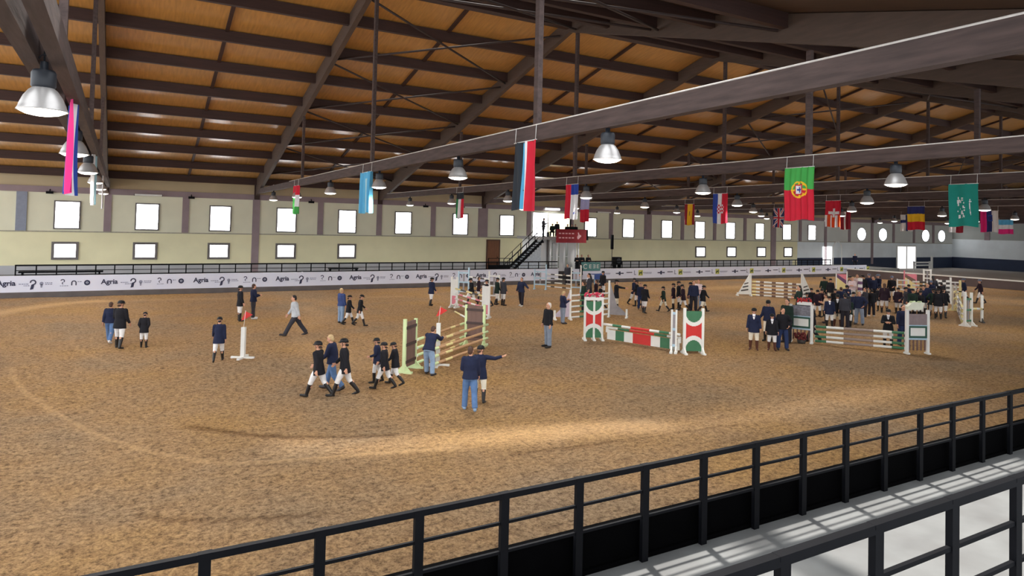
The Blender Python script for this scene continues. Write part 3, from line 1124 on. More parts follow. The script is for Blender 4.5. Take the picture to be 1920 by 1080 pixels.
for x in (0.95, 1.15, 1.88, 2.7, 3.95, 4.25):
    b2 = NB(); tube(b2, (x, 0.0 if x > 1 else 0.2, 0), (x, 0.0 if x > 1 else 0.2, 3.0), 0.09, seg=12); obj('column', b2, M_STANDW if x != 0.95 else M_WINFRAME, st)
b2 = NB()
prism(b2, [(-3.4, 0.0, 0.35), (-0.2, 0.0, 3.05), (0.1, 0.0, 3.05), (0.1, 0.0, 0), (-3.4, 0, 0)], (0, 0.12, 0)); obj('stair_side', b2, mat('pale grey stair side', (232, 238, 246), 0.8), st)
b2 = NB()
for i in range(14):
    bx(b2, -3.7+i*0.245, -3.7+i*0.245+0.3, -1.0, 0.0, 0.2*i+0.12, 0.2*i+0.2)
obj('stair_tread', b2, M_STEEL, st)
b2 = NB()
bar(b2, (-3.75, -1.05, 0.0), (-0.35, -1.05, 2.95), 0.06, 0.22); bar(b2, (-3.75, 0.02, 0.0), (-0.35, 0.02, 2.95), 0.06, 0.22)
obj('stringer', b2, M_STEEL, st)
b2 = NB()
for y in (-1.05, 0.0):
    for dz in (0.55, 1.05):
        bar(b2, (-3.75, y, 0.15+dz), (-0.35, y, 3.05+dz), 0.04, 0.04)
    for k in range(5):
        x = -3.75+k*0.85
        bar(b2, (x, y, 0.15+k*0.725), (x, y, 1.2+k*0.725), 0.045, 0.045)
for dz in (0.55, 1.05):
    bar(b2, (-0.35, -0.58, 3.2+dz), (1.3, -0.58, 3.2+dz), 0.03, 0.03)
obj('handrail', b2, M_STEEL, st)
b2 = NB(); bx(b2, 1.3, 4.65, -0.72, -0.66, 2.75, 3.98); bp_ = obj('banner', b2, mat('dark red banner', (150, 30, 44), 0.7, 0.2, 1.5), st)
b2 = NB()
for k in range(5):
    for s in range(2):
        a = 1.55+k*0.36
        bx(b2, a, a+0.24, -0.735, -0.722, 3.55-0.4*s, 3.66-0.4*s)
prism(b2, [(3.75+a, -0.722, 3.4+c) for a, c in ((-0.12, -0.3), (0.0, -0.32), (0.18, -0.14), (0.3, -0.05), (0.26, 0.06), (0.08, 0.12), (0.02, 0.32), (-0.1, 0.3), (-0.04, 0.1), (-0.16, -0.1))], (0, -0.012, 0))
obj('horse_emblem', b2, mat('pale pink emblem', (236, 190, 196), 0.7), bp_)
b2 = NB()
for k in range(4):
    bx(b2, 1.4+k*0.05, 4.9, -0.66, -0.62, 3.0, 4.0) if k == 0 else None
bx(b2, 4.65, 5.6, -0.66, -0.62, 3.28, 3.34)
obj('guard_rail', b2, M_STEEL, st)
# landing railing in front of the brown door
b2 = thing('railing', 'short dark landing railing in front of the brown door', 'railing', (30.4, WALL-1.0, 0.8))
for nm, z in (('top_rail', 1.05), ('middle_rail', 0.55)):
    q = NB(); bx(q, -0.95, 1.4, -0.02, 0.02, z-0.025, z+0.025); obj(nm, q, M_STEEL, b2)
for x in (-0.93, 0.25, 1.38):
    q = NB(); bx(q, x-0.03, x+0.03, -0.03, 0.03, 0, 1.05); obj('post', q, M_STEEL, b2)
q = NB(); bx(q, -0.9, 1.35, -0.15, 0.15, 0.0, 0.42); obj('step', q, M_STEEL, b2)
# ceiling lamp strip over the stand
t = thing('strip_light', 'bright strip light above the judges stand', 'lamp', (37.0, WALL-0.21, 6.75))
q = NB(); bx(q, -0.9, 0.9, -0.16, 0.1, -0.02, 0.14); obj('housing', q, M_WHITE, t)
q = NB(); bx(q, -0.85, 0.85, -0.2, -0.161, -0.06, 0.1); obj('tube', q, M_PANE, t)
for px, wpx in ((278, 25), (885, 15), (1130, 18)):
    c = on_y(px, 372 if px < 300 else (393 if px < 1000 else 402), WALL)
    t = thing('strip_light', {278: 'white strip light over the second upper window from the left', 885: 'white strip light over the seventh upper window', 1130: 'white strip light on the concrete band right of the judges stand'}[px], 'lamp', (c.x, WALL-0.22, 6.66))
    q = NB(); bx(q, -0.9, 0.9, -0.1, 0.1, -0.06, 0.06); obj('tube', q, M_WHITE, t)
    q = NB(); bx(q, -0.95, -0.9, -0.11, 0.11, -0.08, 0.08); bx(q, 0.9, 0.95, -0.11, 0.11, -0.08, 0.08); obj('end_cap', q, M_WINFRAME, t)
for px in (94, 359, 583, 797):
    c = on_y(px, 362, WALL)
    t = thing('floodlight', 'small black floodlight on the concrete band, ' + {94: 'beside the first upper window', 359: 'right of the second upper window', 583: 'right of the fourth upper window', 797: 'right of the sixth upper window'}[px], 'lamp', (c.x, WALL-0.25, 6.62))
    q = NB(); bx(q, -0.22, 0.22, -0.12, 0.08, -0.12, 0.05); obj('head', q, M_STEEL, t)
    q = NB(); tube(q, (0, 0.0, 0.04), (0, 0.13, 0.2), 0.03); obj('bracket', q, M_STEEL, t)
# loudspeakers
t = thing('loudspeaker', 'slim black column loudspeaker on a stand against the far wall', 'loudspeaker', (43.4, 55.5, 0.8))
q = NB(); bx(q, -0.12, 0.12, -0.1, 0.1, 2.0, 3.5); obj('cabinet', q, M_STEEL, t)
q = NB(); tube(q, (0, 0, 0), (0, 0, 2.0), 0.03); tube(q, (-0.3, 0, 0), (0, 0, 0.5), 0.02); tube(q, (0.3, 0, 0), (0, 0, 0.5), 0.02); tube(q, (0, -0.3, 0), (0, 0, 0.5), 0.02); obj('stand', q, M_STEEL, t)
t = thing('loudspeaker', 'square black box loudspeaker below the slim one', 'loudspeaker', (43.2, 54.4, 0.8))
q = NB(); bx(q, -0.38, 0.38, -0.3, 0.3, 0.5, 1.25); obj('cabinet', q, M_STEEL, t)
q = NB()
lathe(q, [(0.0, 0.0), (0.24, 0.03), (0.27, 0.0)], 20); bmesh.ops.rotate(q, verts=q.verts, cent=(0, 0, 0), matrix=Matrix.Rotation(R(90), 3, 'X')); bmesh.ops.translate(q, verts=q.verts, vec=(0, -0.31, 0.88)); obj('cone', q, M_LAMPBLK, t)
q = NB()
for s in (-0.3, 0.3):
    bx(q, s-0.04, s+0.04, -0.25, 0.25, 0, 0.5)
obj('stand', q, M_STEEL, t)
# green sign on the far board
t = thing('sign_board', 'teal green sign with white lettering on the far railing', 'sign', (36.05, BAN-0.08, 1.1))
q = NB(); bx(q, -1.05, 1.05, -0.03, 0.03, 0.0, 0.78); obj('panel', q, mat('teal sign', (86, 140, 140), 0.6, 0.15, 2), t)
q = NB()
arc_s = [(-0.62+0.2*math.cos(a), 0.4+0.2*math.sin(a)) for a in [R(40+28*i) for i in range(11)]]
for a, c in zip(arc_s, arc_s[1:]):
    bar(q, (a[0], -0.04, a[1]), (c[0], -0.04, c[1]), 0.02, 0.06)
for i in range(3):
    x = -0.2+i*0.42
    for a in (0.24, 0.38, 0.52):
        bx(q, x, x+0.24, -0.045, -0.031, a, a+0.05)
    bx(q, x+0.2*(i % 2), x+0.05+0.2*(i % 2), -0.046, -0.032, 0.24, 0.57)
obj('lettering', q, M_WHITE, t)
t = thing('table', 'blue covered table by the open entrance', 'table', (35.2, BAN-2.2, 0))
q = NB(); bx(q, -0.55, 0.55, -0.35, 0.35, 0.95, 1.0); obj('tabletop', q, mat('blue cover', (58, 84, 150), 0.7), t)
q = NB(); bx(q, -0.56, 0.56, -0.36, -0.345, 0.55, 1.0); obj('cover', q, mat('blue cover', (58, 84, 150)), t)
for sx in (-0.5, 0.5):
    for sy in (-0.3, 0.3):
        q = NB(); bx(q, sx-0.03, sx+0.03, sy-0.03, sy+0.03, 0, 0.95); obj('leg', q, mat('pale blue leg', (150, 196, 222)), t)

# =================================================================== jumps
M_LIME = mat('pale lime paint', (214, 232, 178), 0.6, 0.05, 3)
M_BROWNP = mat('brown plank panel', (118, 92, 84), 0.7, 0.14, 3, 0.1, stretch=(2, 2, 0.3))
M_RED_ = mat('red paint', (206, 48, 46), 0.55, 0.08, 3)
M_GREEN_ = mat('green paint', (62, 118, 84), 0.55, 0.08, 3)
M_PINK_ = mat('pink paint', (222, 130, 146), 0.6, 0.08, 3)
M_BLUE_ = mat('light blue paint', (176, 204, 222), 0.6, 0.06, 3)
M_GREYP = mat('grey jump panel', (150, 146, 150), 0.7, 0.15, 3)
M_YELP = mat('pale yellow paint', (236, 222, 160), 0.6, 0.06, 3)
M_PURP = mat('purple paint', (108, 74, 110), 0.6, 0.08, 3)
M_DKGREEN = mat('dark green frame', (42, 84, 70), 0.6, 0.08)
M_WOODP = mat('bare wood pole', (198, 156, 116), 0.65, 0.1, 3)
M_DARKP = mat('dark pole paint', (72, 68, 66), 0.65, 0.1, 3)


def cup_local(A, B):
    dx, dy = B[0]-A[0], B[1]-A[1]
    return math.hypot(dx, dy), math.atan2(dy, dx)


def standard(label, A, B, h, posts, foot, panel, post_w=0.1, extra=None, cat='jump standard', foot_l=0.3, brace=0.26):
    """wing with posts between floor points A and B; panel(bm, w) fills it in local x,z"""
    w, a = cup_local(A, B)
    t = thing('jump_standard', label, cat, (A[0], A[1], 0), a)
    n = posts if isinstance(posts, (list, tuple)) else [0, 1]
    for i, f in enumerate(n):
        hh = h[i] if isinstance(h, (list, tuple)) else h
        q = NB(); bx(q, f*w-post_w/2, f*w+post_w/2, -post_w/2, post_w/2, 0.05, hh)
        obj('post', q, foot[0], t)
        q = NB()
        bx(q, f*w-0.06, f*w+0.06, -foot_l, foot_l, 0.0, 0.07)
        prism(q, [(f*w-0.03, -foot_l*0.8, 0.07), (f*w-0.03, -post_w/2, brace), (f*w-0.03, -post_w/2, 0.07)], (0.06, 0, 0))
        prism(q, [(f*w-0.03, foot_l*0.8, 0.07), (f*w-0.03, post_w/2, brace), (f*w-0.03, post_w/2, 0.07)], (0.06, 0, 0))
        obj('foot', q, foot[1], t)
    panel(t, w)
    return t


def pole(label, p0, p1, bands, r_=0.05, group=None, name='jump_pole'):
    p0, p1 = Vector(p0), Vector(p1)
    t = thing(name, label, 'jump pole', (p0+p1)/2, math.atan2(p1.y-p0.y, p1.x-p0.x), group)
    L_ = (p1-p0).length
    mats = []
    q = NB()
    for i, m_ in enumerate(bands):
        if m_ not in mats:
            mats.append(m_)
        a, c = -L_/2+L_*i/len(bands), -L_/2+L_*(i+1)/len(bands)
        zz = lambda x: (p1.z-p0.z)*x/L_
        tube(q, (a, 0, zz(a)), (c, 0, zz(c)), r_, seg=12, mi=mats.index(m_), caps=i in (0, len(bands)-1))
    bmesh.ops.remove_doubles(q, verts=q.verts, dist=1e-4)
    obj('shaft', q, mats, t)
    q = NB()
    for s in (-1, 1):
        tube(q, (s*(L_/2-0.005), 0, zz(s*L_/2)), (s*(L_/2+0.012), 0, zz(s*L_/2)), r_*1.04, seg=12)
    obj('end_cap', q, M_WHITE, t)
    return t


def lerp(a, c, f, z):
    return (a[0]+(c[0]-a[0])*f, a[1]+(c[1]-a[1])*f, z)


# ---- J1 lime and brown oxer, front left of centre
def p_brown(h0, h1):
    def fn(t, w):
        q = NB(); bx(q, 0.07, w-0.07, -0.035, 0.035, h0, h1); pn_ = obj('panel', q, M_BROWNP, t)
        for f in (0.12, 0.5, 0.88):
            z = h0+(h1-h0)*f
            q = NB(); bx(q, 0.02, w-0.02, -0.055, 0.055, z-0.05, z+0.05)
            obj('cross_bar', q, mat('dark cross bar', (74, 58, 56), 0.7), t)
    return fn


A1, B1, C1, D1 = (8.0, 21.24), (8.62, 21.85), (12.1, 25.05), (12.62, 24.45)
standard('lime jump standard with brown plank panel, left of the leaning person', A1, B1, [1.8, 1.72], 2, (M_LIME, M_LIME), p_brown(0.18, 1.68))
standard('lime jump standard with brown plank panel, right end of the wooden oxer', C1, D1, [1.7, 1.74], 2, (M_LIME, M_LIME), p_brown(0.25, 1.68))
wy = [M_LIME]+[M_WOODP]*5+[M_YELP]+[M_WOODP]+[M_LIME]
grp = 'wooden poles of the lime and brown oxer'
for i, (z, lab) in enumerate(((0.95, 'top'), (0.66, 'second'), (0.4, 'third'), (0.14, 'lowest'))):
    pole('yellow and wood coloured rear pole of the lime oxer, %s one' % lab, (8.75, 22.0, z), (12.05, 25.2, z-0.05), wy, 0.05, grp)
    pole('yellow and wood coloured front pole of the lime oxer, %s one' % lab, (9.0, 21.35, z+0.02), (12.7, 24.3, z+0.0), wy[::-1], 0.05, grp)

# flag markers: white pillar with a small red flag
def marker(label, P, h, lean=0.0, flagz=0.35):
    t = thing('marker_post', label, 'marker post', (P[0], P[1], 0), R(-30))
    q = NB(); bx(q, -0.07, 0.07, -0.07, 0.07, 0.05, h); obj('post', q, M_WHITE, t)
    q = NB(); bx(q, -0.42, 0.42, -0.05, 0.05, 0, 0.07); bx(q, -0.05, 0.05, -0.42, 0.42, 0, 0.07); obj('base', q, M_WHITE, t)
    q = NB(); tube(q, (0, 0, h), (0.05, 0, h+flagz+0.25), 0.008, seg=6); obj('flag_pole', q, M_WHITE, t)
    q = NB(); prism(q, [(0.05, 0, h+flagz+0.22), (0.05, 0, h+flagz-0.06), (-0.1, 0.0, h+flagz-0.12), (0.3, 0.02, h+flagz+0.1)], (0, 0.01, 0)); obj('flag', q, M_RED_, t)


marker('white marker post with a red flag standing alone on the left', (3.58, 25.8), 1.12)
marker('white marker post with a red flag beside the leaning person', (9.5, 21.9), 1.5)

# ---- J2 red and white oxer behind it
def p_redwhite(hi):
    def fn(t, w):
        q = NB(); bx(q, 0.05, w-0.05, -0.03, 0.03, 0.75, hi); obj('panel', q, M_WHITE, t)
        q = NB(); bx(q, 0.05, w-0.05, -0.032, 0.032, 0.2, 0.75); obj('panel', q, M_PINK_, t)
        q = NB(); bx(q, 0.02, w-0.02, -0.05, 0.05, 0.72, 0.78); obj('cross_bar', q, M_WHITE, t)
        q = NB(); bx(q, 0.02, w-0.02, -0.05, 0.05, 0.16, 0.22); obj('cross_bar', q, M_WHITE, t)
    return fn


def p_frame(col, lo=0.3, hi=1.6):
    def fn(t, w):
        for f in (lo, (lo+hi)/2, hi):
            q = NB(); bx(q, 0.02, w-0.02, -0.035, 0.035, f-0.05, f+0.05)
            obj('cross_bar', q, col, t)
        q = NB(); bx(q, w*0.5-0.06, w*0.5+0.06, -0.02, 0.02, lo, hi); obj('panel', q, M_GREYP, t)
    return fn


A2, B2, C2, D2 = (16.8, 36.9), (17.02, 36.62), (16.5, 32.15), (16.74, 31.9)
standard('red and white jump standard, left end of the striped red oxer', A2, B2, 1.85, 2, (M_WHITE, M_WHITE), p_redwhite(1.7))
standard('white panelled jump standard with red foot, right end of the striped red oxer', C2, D2, 1.75, 2, (M_WHITE, M_WHITE), p_redwhite(1.72))
E2, F2_ = (20.1, 43.0), (20.6, 42.4)
standard('pale blue and white jump standard behind the red and white one', E2, F2_, [1.7, 2.0], 2, (M_BLUE_, M_WHITE), p_frame(M_BLUE_))
G2, H2 = (20.9, 39.9), (21.4, 39.4)
standard('plain white jump standard behind the walking riders left of centre', G2, H2, [1.9, 1.7], 2, (M_WHITE, M_WHITE), p_frame(M_WHITE))
rw = [M_WHITE, M_PINK_, M_WHITE, M_PINK_, M_WHITE, M_PINK_, M_WHITE]
yw = [M_YELP, M_DARKP, M_YELP, M_DARKP, M_YELP]
for i, z in enumerate((1.15, 0.85, 0.55, 0.25)):
    pole('striped pole of the red oxer, %s from the top' % ORD[i], (16.95, 36.66, z), (16.62, 32.12, z), yw if i == 0 else rw, 0.05, 'striped poles of the red oxer')
for i, z in enumerate((1.35, 1.05, 0.75, 0.45)):
    pole('white and dark pole behind the red oxer, %s from the top' % ORD[i], (20.6, 42.3, z), (20.95, 40.1, z), [M_WHITE, M_DARKP, M_WHITE, M_DARKP, M_WHITE], 0.05, 'white and dark poles behind the red oxer')
pole('pale yellow ground pole leaning at the red oxer', (16.0, 34.6, 0.06), (15.3, 30.9, 0.06), [M_YELP, M_WHITE, M_YELP], 0.05)

# ---- J3 light blue jump before the entrance
A3, B3, C3, D3 = (27.9, 45.5), (28.6, 44.9), (29.3, 42.4), (29.9, 42.0)
standard('light blue jump standard in front of the banner, left of the entrance', A3, B3, [1.6, 2.0], 2, (M_BLUE_, M_BLUE_), p_frame(M_BLUE_, 0.4, 1.4))
standard('tall white and blue jump standard right of the light blue one', C3, D3, [1.95, 2.1], 2, (M_WHITE, M_BLUE_), p_frame(M_BLUE_, 0.4, 1.5))
for i, z in enumerate((1.25, 0.93, 0.61, 0.29)):
    pole('white pole of the light blue jump, %s from the top' % ORD[i], (28.6, 44.7, z), (29.35, 42.6, z), [M_WHITE, M_DARKP, M_WHITE, M_WHITE, M_DARKP, M_WHITE], 0.05, 'white poles of the light blue jump')

# ---- J4 green and orange poles behind the Italian wing
A4, B4, C4, D4 = (19.9, 30.3), (20.7, 30.0), (23.4, 30.1), (24.1, 29.4)


def p_tri(t, w):
    q = NB(); prism(q, [(0.05, -0.03, 0.15), (w+0.1, -0.03, 0.15), (w*0.45, -0.03, 0.7), (0.05, -0.03, 1.95)], (0, 0.06, 0)); obj('panel', q, M_GREYP, t)


def p_tri_l(t, w):
    q = NB(); prism(q, [(w-0.05, -0.03, 0.15), (-0.1, -0.03, 0.15), (w*0.55, -0.03, 0.7), (w-0.05, -0.03, 1.5)], (0, 0.06, 0)); obj('panel', q, mat('lilac panel', (196, 184, 200), 0.7, 0.08), t)


standard('white jump standard with a lilac wing beside the man in grey trousers', A4, B4, [0.5, 1.6], 2, (M_WHITE, M_WHITE), p_tri_l)
standard('grey sail shaped jump standard with a white edge, behind the striped pole jump', C4, D4, [2.05, 0.5], 2, (M_WHITE, M_WHITE), p_tri)
gw = [M_WHITE, M_GREEN_, M_WHITE, M_WOODP, M_WHITE]
for i, z in enumerate((1.3, 1.0, 0.7, 0.4, 0.12)):
    pole('green, white and wood pole behind the crested wing, %s from the top' % ORD[i], (20.8, 30.0, z), (23.35, 30.1, z+0.05), gw, 0.05, 'green and white poles behind the crested wing')

# ---- J5 green, white and red jump
ITM = [M_GREEN_, M_WHITE, M_RED_]


def p_ital(t, w):
    q = NB()
    n, mz = 30, 72
    z0, z1 = 0.12, 1.72
    g = [[(q.verts.new((0.04+(w-0.08)*i/n, -0.03, z0+(z1-z0)*j/mz)), q.verts.new((0.04+(w-0.08)*i/n, 0.03, z0+(z1-z0)*j/mz))) for i in range(n+1)] for j in range(mz+1)]
    for j in range(mz):
        for i in range(n):
            x = ((i+0.5)/n-0.5)*2*0.42
            z = (j+0.5)/mz*1.6
            rr_ = math.hypot(x, z-1.6)
            rb = math.hypot(x, z-0.0)
            k = 2
            if rr_ < 0.44:
                k = 0
            elif rr_ < 0.6:
                k = 1
            elif rb < 0.44:
                k = 0
            elif rb < 0.62:
                k = 1
            if 0.72 < z < 0.98 and k == 1:
                k = 2
            for s in (0, 1):
                vs = [g[j][i][s], g[j][i+1][s], g[j+1][i+1][s], g[j+1][i][s]]
                q.faces.new(vs if s == 0 else vs[::-1]).material_index = k
    obj('panel', q, ITM, t)


A5, B5, C5, D5 = (17.6, 24.35), (18.3, 24.0), (19.48, 20.12), (20.16, 19.8)
standard('green, white and red crested jump standard with flowers on top, left of the plank', A5, B5, 1.78, (0, 0.52, 1), (M_WHITE, M_WHITE), p_ital, 0.09)
standard('green, white and red crested jump standard, right end of the plank jump', C5, D5, 1.84, (0, 1), (M_WHITE, M_WHITE), p_ital, 0.1)
standard('slim white jump standard doubled beside the right crested one', (19.2, 20.55), (19.32, 20.42), 1.74, (0, 1), (M_WHITE, M_WHITE), p_frame(M_BLUE_), 0.07)
iw = [M_GREEN_, M_WHITE, M_GREEN_, M_WHITE, M_RED_, M_RED_, M_WHITE, M_GREEN_, M_WHITE]
pole('green, white and red top pole of the plank jump', (18.3, 23.85, 0.74), (19.45, 20.35, 0.74), [M_WHITE, M_GREEN_, M_WHITE, M_RED_, M_RED_, M_WHITE, M_GREEN_, M_WHITE], 0.055)
pole('green and white second pole of the plank jump', (18.4, 23.8, 0.6), (19.5, 20.35, 0.6), [M_WHITE, M_GREEN_, M_RED_, M_RED_, M_GREEN_, M_WHITE], 0.05)
t = thing('jump_plank', 'broad green, white and red plank hanging under the poles', 'jump plank', (18.93, 22.05, 0.1), math.atan2(20.4-23.75, 19.46-18.38))
q = NB(); L5 = math.hypot(20.4-23.75, 19.46-18.38)
for i, m_ in enumerate([1, 0, 1, 2, 2, 1, 0, 1]):
    bx(q, -L5/2+L5*i/8, -L5/2+L5*(i+1)/8, -0.025, 0.025, 0.0, 0.42, m_)
obj('board', q, ITM, t)
for s in (-1, 1):
    q = NB(); bx(q, s*L5/2-0.06, s*L5/2+0.06, -0.05, 0.05, 0.3, 0.46)
    obj('hanger', q, M_WHITE, t)
# flower box on top of the left crested standard
t = thing('flower_box', 'pink and white flower box on top of the left crested jump standard', 'flower box', (17.95, 24.17, 1.78), math.atan2(24.0-24.35, 0.7))
q = NB(); bx(q, -0.42, 0.42, -0.1, 0.1, 0.0, 0.14); obj('box', q, M_WHITE, t)
q = NB()
for i in range(60):
    ball(q, (_r5.uniform(-0.42, 0.42), _r5.uniform(-0.12, 0.12), _r5.uniform(0.14, 0.32)), _r5.uniform(0.03, 0.06), 1, mi=0 if _r5.random() < 0.72 else 1)
obj('flowers', q, [mat('pink flowers', (220, 70, 100), 0.8, 0.2, 10), M_WHITE], t)

# ---- J6 green and white jump at the right
def p_box(low):
    def fn(t, w):
        q = NB(); bx(q, 0.05, w-0.05, -0.03, 0.03, 1.22, 1.68); obj('panel', q, mat('grey patterned panel', (128, 126, 136), 0.7, 0.35, 9) if low else mat('grey brown panel', (142, 126, 128), 0.75, 0.1), t)
        q = NB()
        bx(q, 0.05, w-0.05, -0.045, 0.045, 0.68, 0.76); bx(q, 0.05, w-0.05, -0.045, 0.045, 1.1, 1.18)
        bx(q, 0.05, 0.13, -0.045, 0.045, 0.76, 1.1); bx(q, w-0.13, w-0.05, -0.045, 0.045, 0.76, 1.1)
        s = obj('sign_frame', q, M_DKGREEN, t)
        q = NB(); bx(q, 0.13, w-0.13, -0.03, 0.03, 0.76, 1.1); obj('sign_face', q, M_WHITE, s)
        q = NB(); bx(q, 0.03, w-0.03, -0.04, 0.04, 0.6, 0.67); obj('cross_bar', q, M_BLUE_, t)
        q = NB(); bx(q, 0.03, w-0.03, -0.04, 0.04, 1.18, 1.22); obj('cross_bar', q, M_BLUE_, t)
        q = NB()
        for i in range(5):
            x = 0.12+(w-0.24)*i/4
            bx(q, x-0.025, x+0.025, -0.015, 0.015, 0.15, 0.6)
        obj('grille', q, mat('brown grille', (112, 84, 78), 0.7), t)
    return fn


A6, B6, C6, D6 = (26.35, 20.45), (26.75, 19.65), (28.5, 16.4), (29.32, 16.0)
standard('white jump standard with a small white sign, left end of the green and white jump', A6, B6, [1.72, 1.72], 2, (M_WHITE, M_WHITE), p_box(True), 0.11, foot_l=0.14, brace=0.12)
standard('white jump standard with a small white sign, right end of the green and white jump', C6, D6, [1.86, 1.86], 2, (M_WHITE, M_WHITE), p_box(False), 0.11, foot_l=0.14, brace=0.12)
g6 = [M_GREEN_]*2+[M_WHITE]*3+[mat('greyish brown pole paint', (156, 138, 130), 0.65, 0.1, 3)]*5+[M_WHITE]*3+[M_GREEN_]*2
g6b = g6
for i, z in enumerate((0.84, 0.62, 0.4, 0.2)):
    pole('green and white pole of the right hand jump, %s from the top' % ORD[i], (26.85, 19.55, z-0.05), (28.5, 16.5, z+0.02), g6 if i else g6b, 0.055, 'poles of the green and white jump')
t = thing('flower_box', 'red and white flower box on the left sign standard', 'flower box', (26.62, 19.95, 1.72), math.atan2(-0.8, 0.4))
q = NB(); bx(q, -0.3, 0.3, -0.08, 0.08, 0, 0.14); obj('box', q, M_WHITE, t)
q = NB()
for i in range(40):
    ball(q, (_r5.uniform(-0.3, 0.3), _r5.uniform(-0.1, 0.1), _r5.uniform(0.12, 0.3)), _r5.uniform(0.03, 0.05), 1)
obj('flowers', q, mat('red flowers', (190, 50, 52), 0.8, 0.2, 10), t)
t = thing('flower_box', 'white topped planter on the right sign standard', 'flower box', (28.78, 16.28, 1.86), math.atan2(-0.4, 0.82))
q = NB(); prism(q, [(-0.3, -0.1, 0), (0.3, -0.1, 0.0), (0.42, -0.1, 0.3), (-0.1, -0.1, 0.33), (-0.32, -0.1, 0.14)], (0, 0.2, 0)); obj('box', q, mat('cream planter', (232, 234, 216), 0.7, 0.05), t)
q = NB()
for i in range(14):
    ball(q, (_r5.uniform(-0.15, 0.35), _r5.uniform(-0.08, 0.08), 0.33), 0.04, 1)
obj('flowers', q, mat('pale green sprigs', (206, 222, 176), 0.8), t)
t = thing('flower_box', 'dark red shrub in a tub under the left sign standard', 'flower box', (26.45, 19.95, 0), 0)
q = NB(); lathe(q, [(0.0, 0), (0.16, 0), (0.2, 0.2), (0.18, 0.2), (0.15, 0.16), (0, 0.16)], 14); obj('tub', q, M_DARKP, t)
q = NB()
for i in range(40):
    ball(q, (_r5.uniform(-0.25, 0.25), _r5.uniform(-0.25, 0.25), _r5.uniform(0.18, 0.45)), _r5.uniform(0.04, 0.07), 1)
obj('flowers', q, mat('dark red shrub leaves', (112, 42, 42), 0.8, 0.2, 10), t)

# ---- J7 sail wings and plank fence in the middle distance
def p_sail(flip):
    def fn(t, w):
        pts = [(0, 0.12), (w, 0.12), (w*0.92, 1.75)] if not flip else [(0, 0.12), (w, 0.12), (w*0.08, 1.95)]
        q = NB(); prism(q, [(a, -0.03, c) for a, c in pts], (0, 0.06, 0)); obj('panel', q, M_WHITE, t)
        q = NB()
        for z, z2 in ((0.35, 0.45), (0.62, 0.72), (0.88, 0.96)):
            if not flip:
                l_, r_2 = w*(0.1+0.45*z), w*0.8
            else:
                l_, r_2 = w*0.15, w*(0.85-0.42*z)
            prism(q, [(l_, -0.05, z), (r_2, -0.05, z+0.1), (r_2, -0.05, z2+0.1), (l_, -0.05, z2)], (0, 0.1, 0))
        obj('stripe', q, M_DARKP, t)
    return fn


A7, B7, C7, D7 = (40.9, 36.6), (41.75, 36.05), (43.55, 32.9), (44.4, 32.5)
standard('white sail shaped jump standard with dark stripes, left of the plank fence', A7, B7, [0.2, 1.7], 2, (M_WHITE, M_WHITE), p_sail(False), 0.07, foot_l=0.25)
standard('white sail shaped jump standard with dark stripes, right end of the plank fence', C7, D7, [1.95, 0.2], 2, (M_WHITE, M_WHITE), p_sail(True), 0.07, foot_l=0.25)
b7 = [M_YELP, M_WHITE, M_BROWNP, M_WHITE, M_WHITE, M_BROWNP, M_WHITE, M_WHITE, M_BROWNP, M_WHITE, M_BROWNP, M_WHITE]
for i, z in enumerate((1.12, 0.86, 0.6, 0.34, 0.1)):
    pole('cream and brown plank pole between the sail wings, %s from the top' % ORD[i], (41.85, 36.0, z), (43.5, 32.95, z), b7, 0.065, 'cream and brown poles between the sail wings')

# ---- J8 diagonal painted wings
def p_diag(c0, c1, c2):
    def fn(t, w):
        q = NB(); prism(q, [(0.05, -0.03, 0.15), (w-0.05, -0.03, 0.15), (w-0.05, -0.03, 0.85), (0.05, -0.03, 1.25)], (0, 0.06, 0)); obj('panel', q, c0, t)
        q = NB(); prism(q, [(0.05, -0.04, 1.2), (w-0.05, -0.04, 0.62), (w-0.05, -0.04, 0.98), (0.05, -0.04, 1.48)], (0, 0.08, 0)); obj('stripe', q, c1, t)
        q = NB(); prism(q, [(0.05, -0.04, 1.48), (w-0.05, -0.04, 0.98), (w-0.05, -0.04, 1.5)], (0, 0.08, 0)); obj('stripe', q, c2, t)
    return fn


standard('yellow jump standard with purple and pink diagonals in the far crowd, left', (53.15, 36.7), (53.6, 36.0), [1.55, 1.75], 2, (M_WHITE, M_WHITE), p_diag(M_YELP, M_PURP, M_PINK_), 0.09)
standard('yellow jump standard with pink and brown diagonals in the far crowd, right', (60.7, 35.2), (61.5, 34.6), [1.8, 1.45], 2, (M_PINK_, M_WHITE), p_diag(M_YELP, M_BROWNP, M_PINK_), 0.09)
t = thing('marker_post', 'purple and white banded pillar in front of the left diagonal standard', 'marker post', (45.6, 29.6, 0))
q = NB()
for i in range(8):
    bx(q, -0.11, 0.11, -0.11, 0.11, 0.06+i*0.22, 0.06+(i+1)*0.22, i % 2)
obj('post', q, [M_PURP, M_WHITE], t)
q = NB(); bx(q, -0.35, 0.35, -0.06, 0.06, 0, 0.07); bx(q, -0.06, 0.06, -0.35, 0.35, 0, 0.07); obj('base', q, M_WHITE, t)
for i, z in enumerate((1.0, 0.7, 0.4)):
    pole('white and dark pole in the far crowd, %s from the top' % ORD[i], (58.4, 33.15, z), (60.15, 31.3, z), [M_WHITE, M_DARKP, M_WHITE, M_DARKP, M_WHITE], 0.08, 'white and dark poles in the far crowd')
standard('white jump standard left of the white and dark poles in the far crowd', (57.6, 34.0), (58.2, 33.4), [1.2, 1.2], 2, (M_WHITE, M_WHITE), p_frame(M_WHITE, 0.3, 1.1), 0.09)
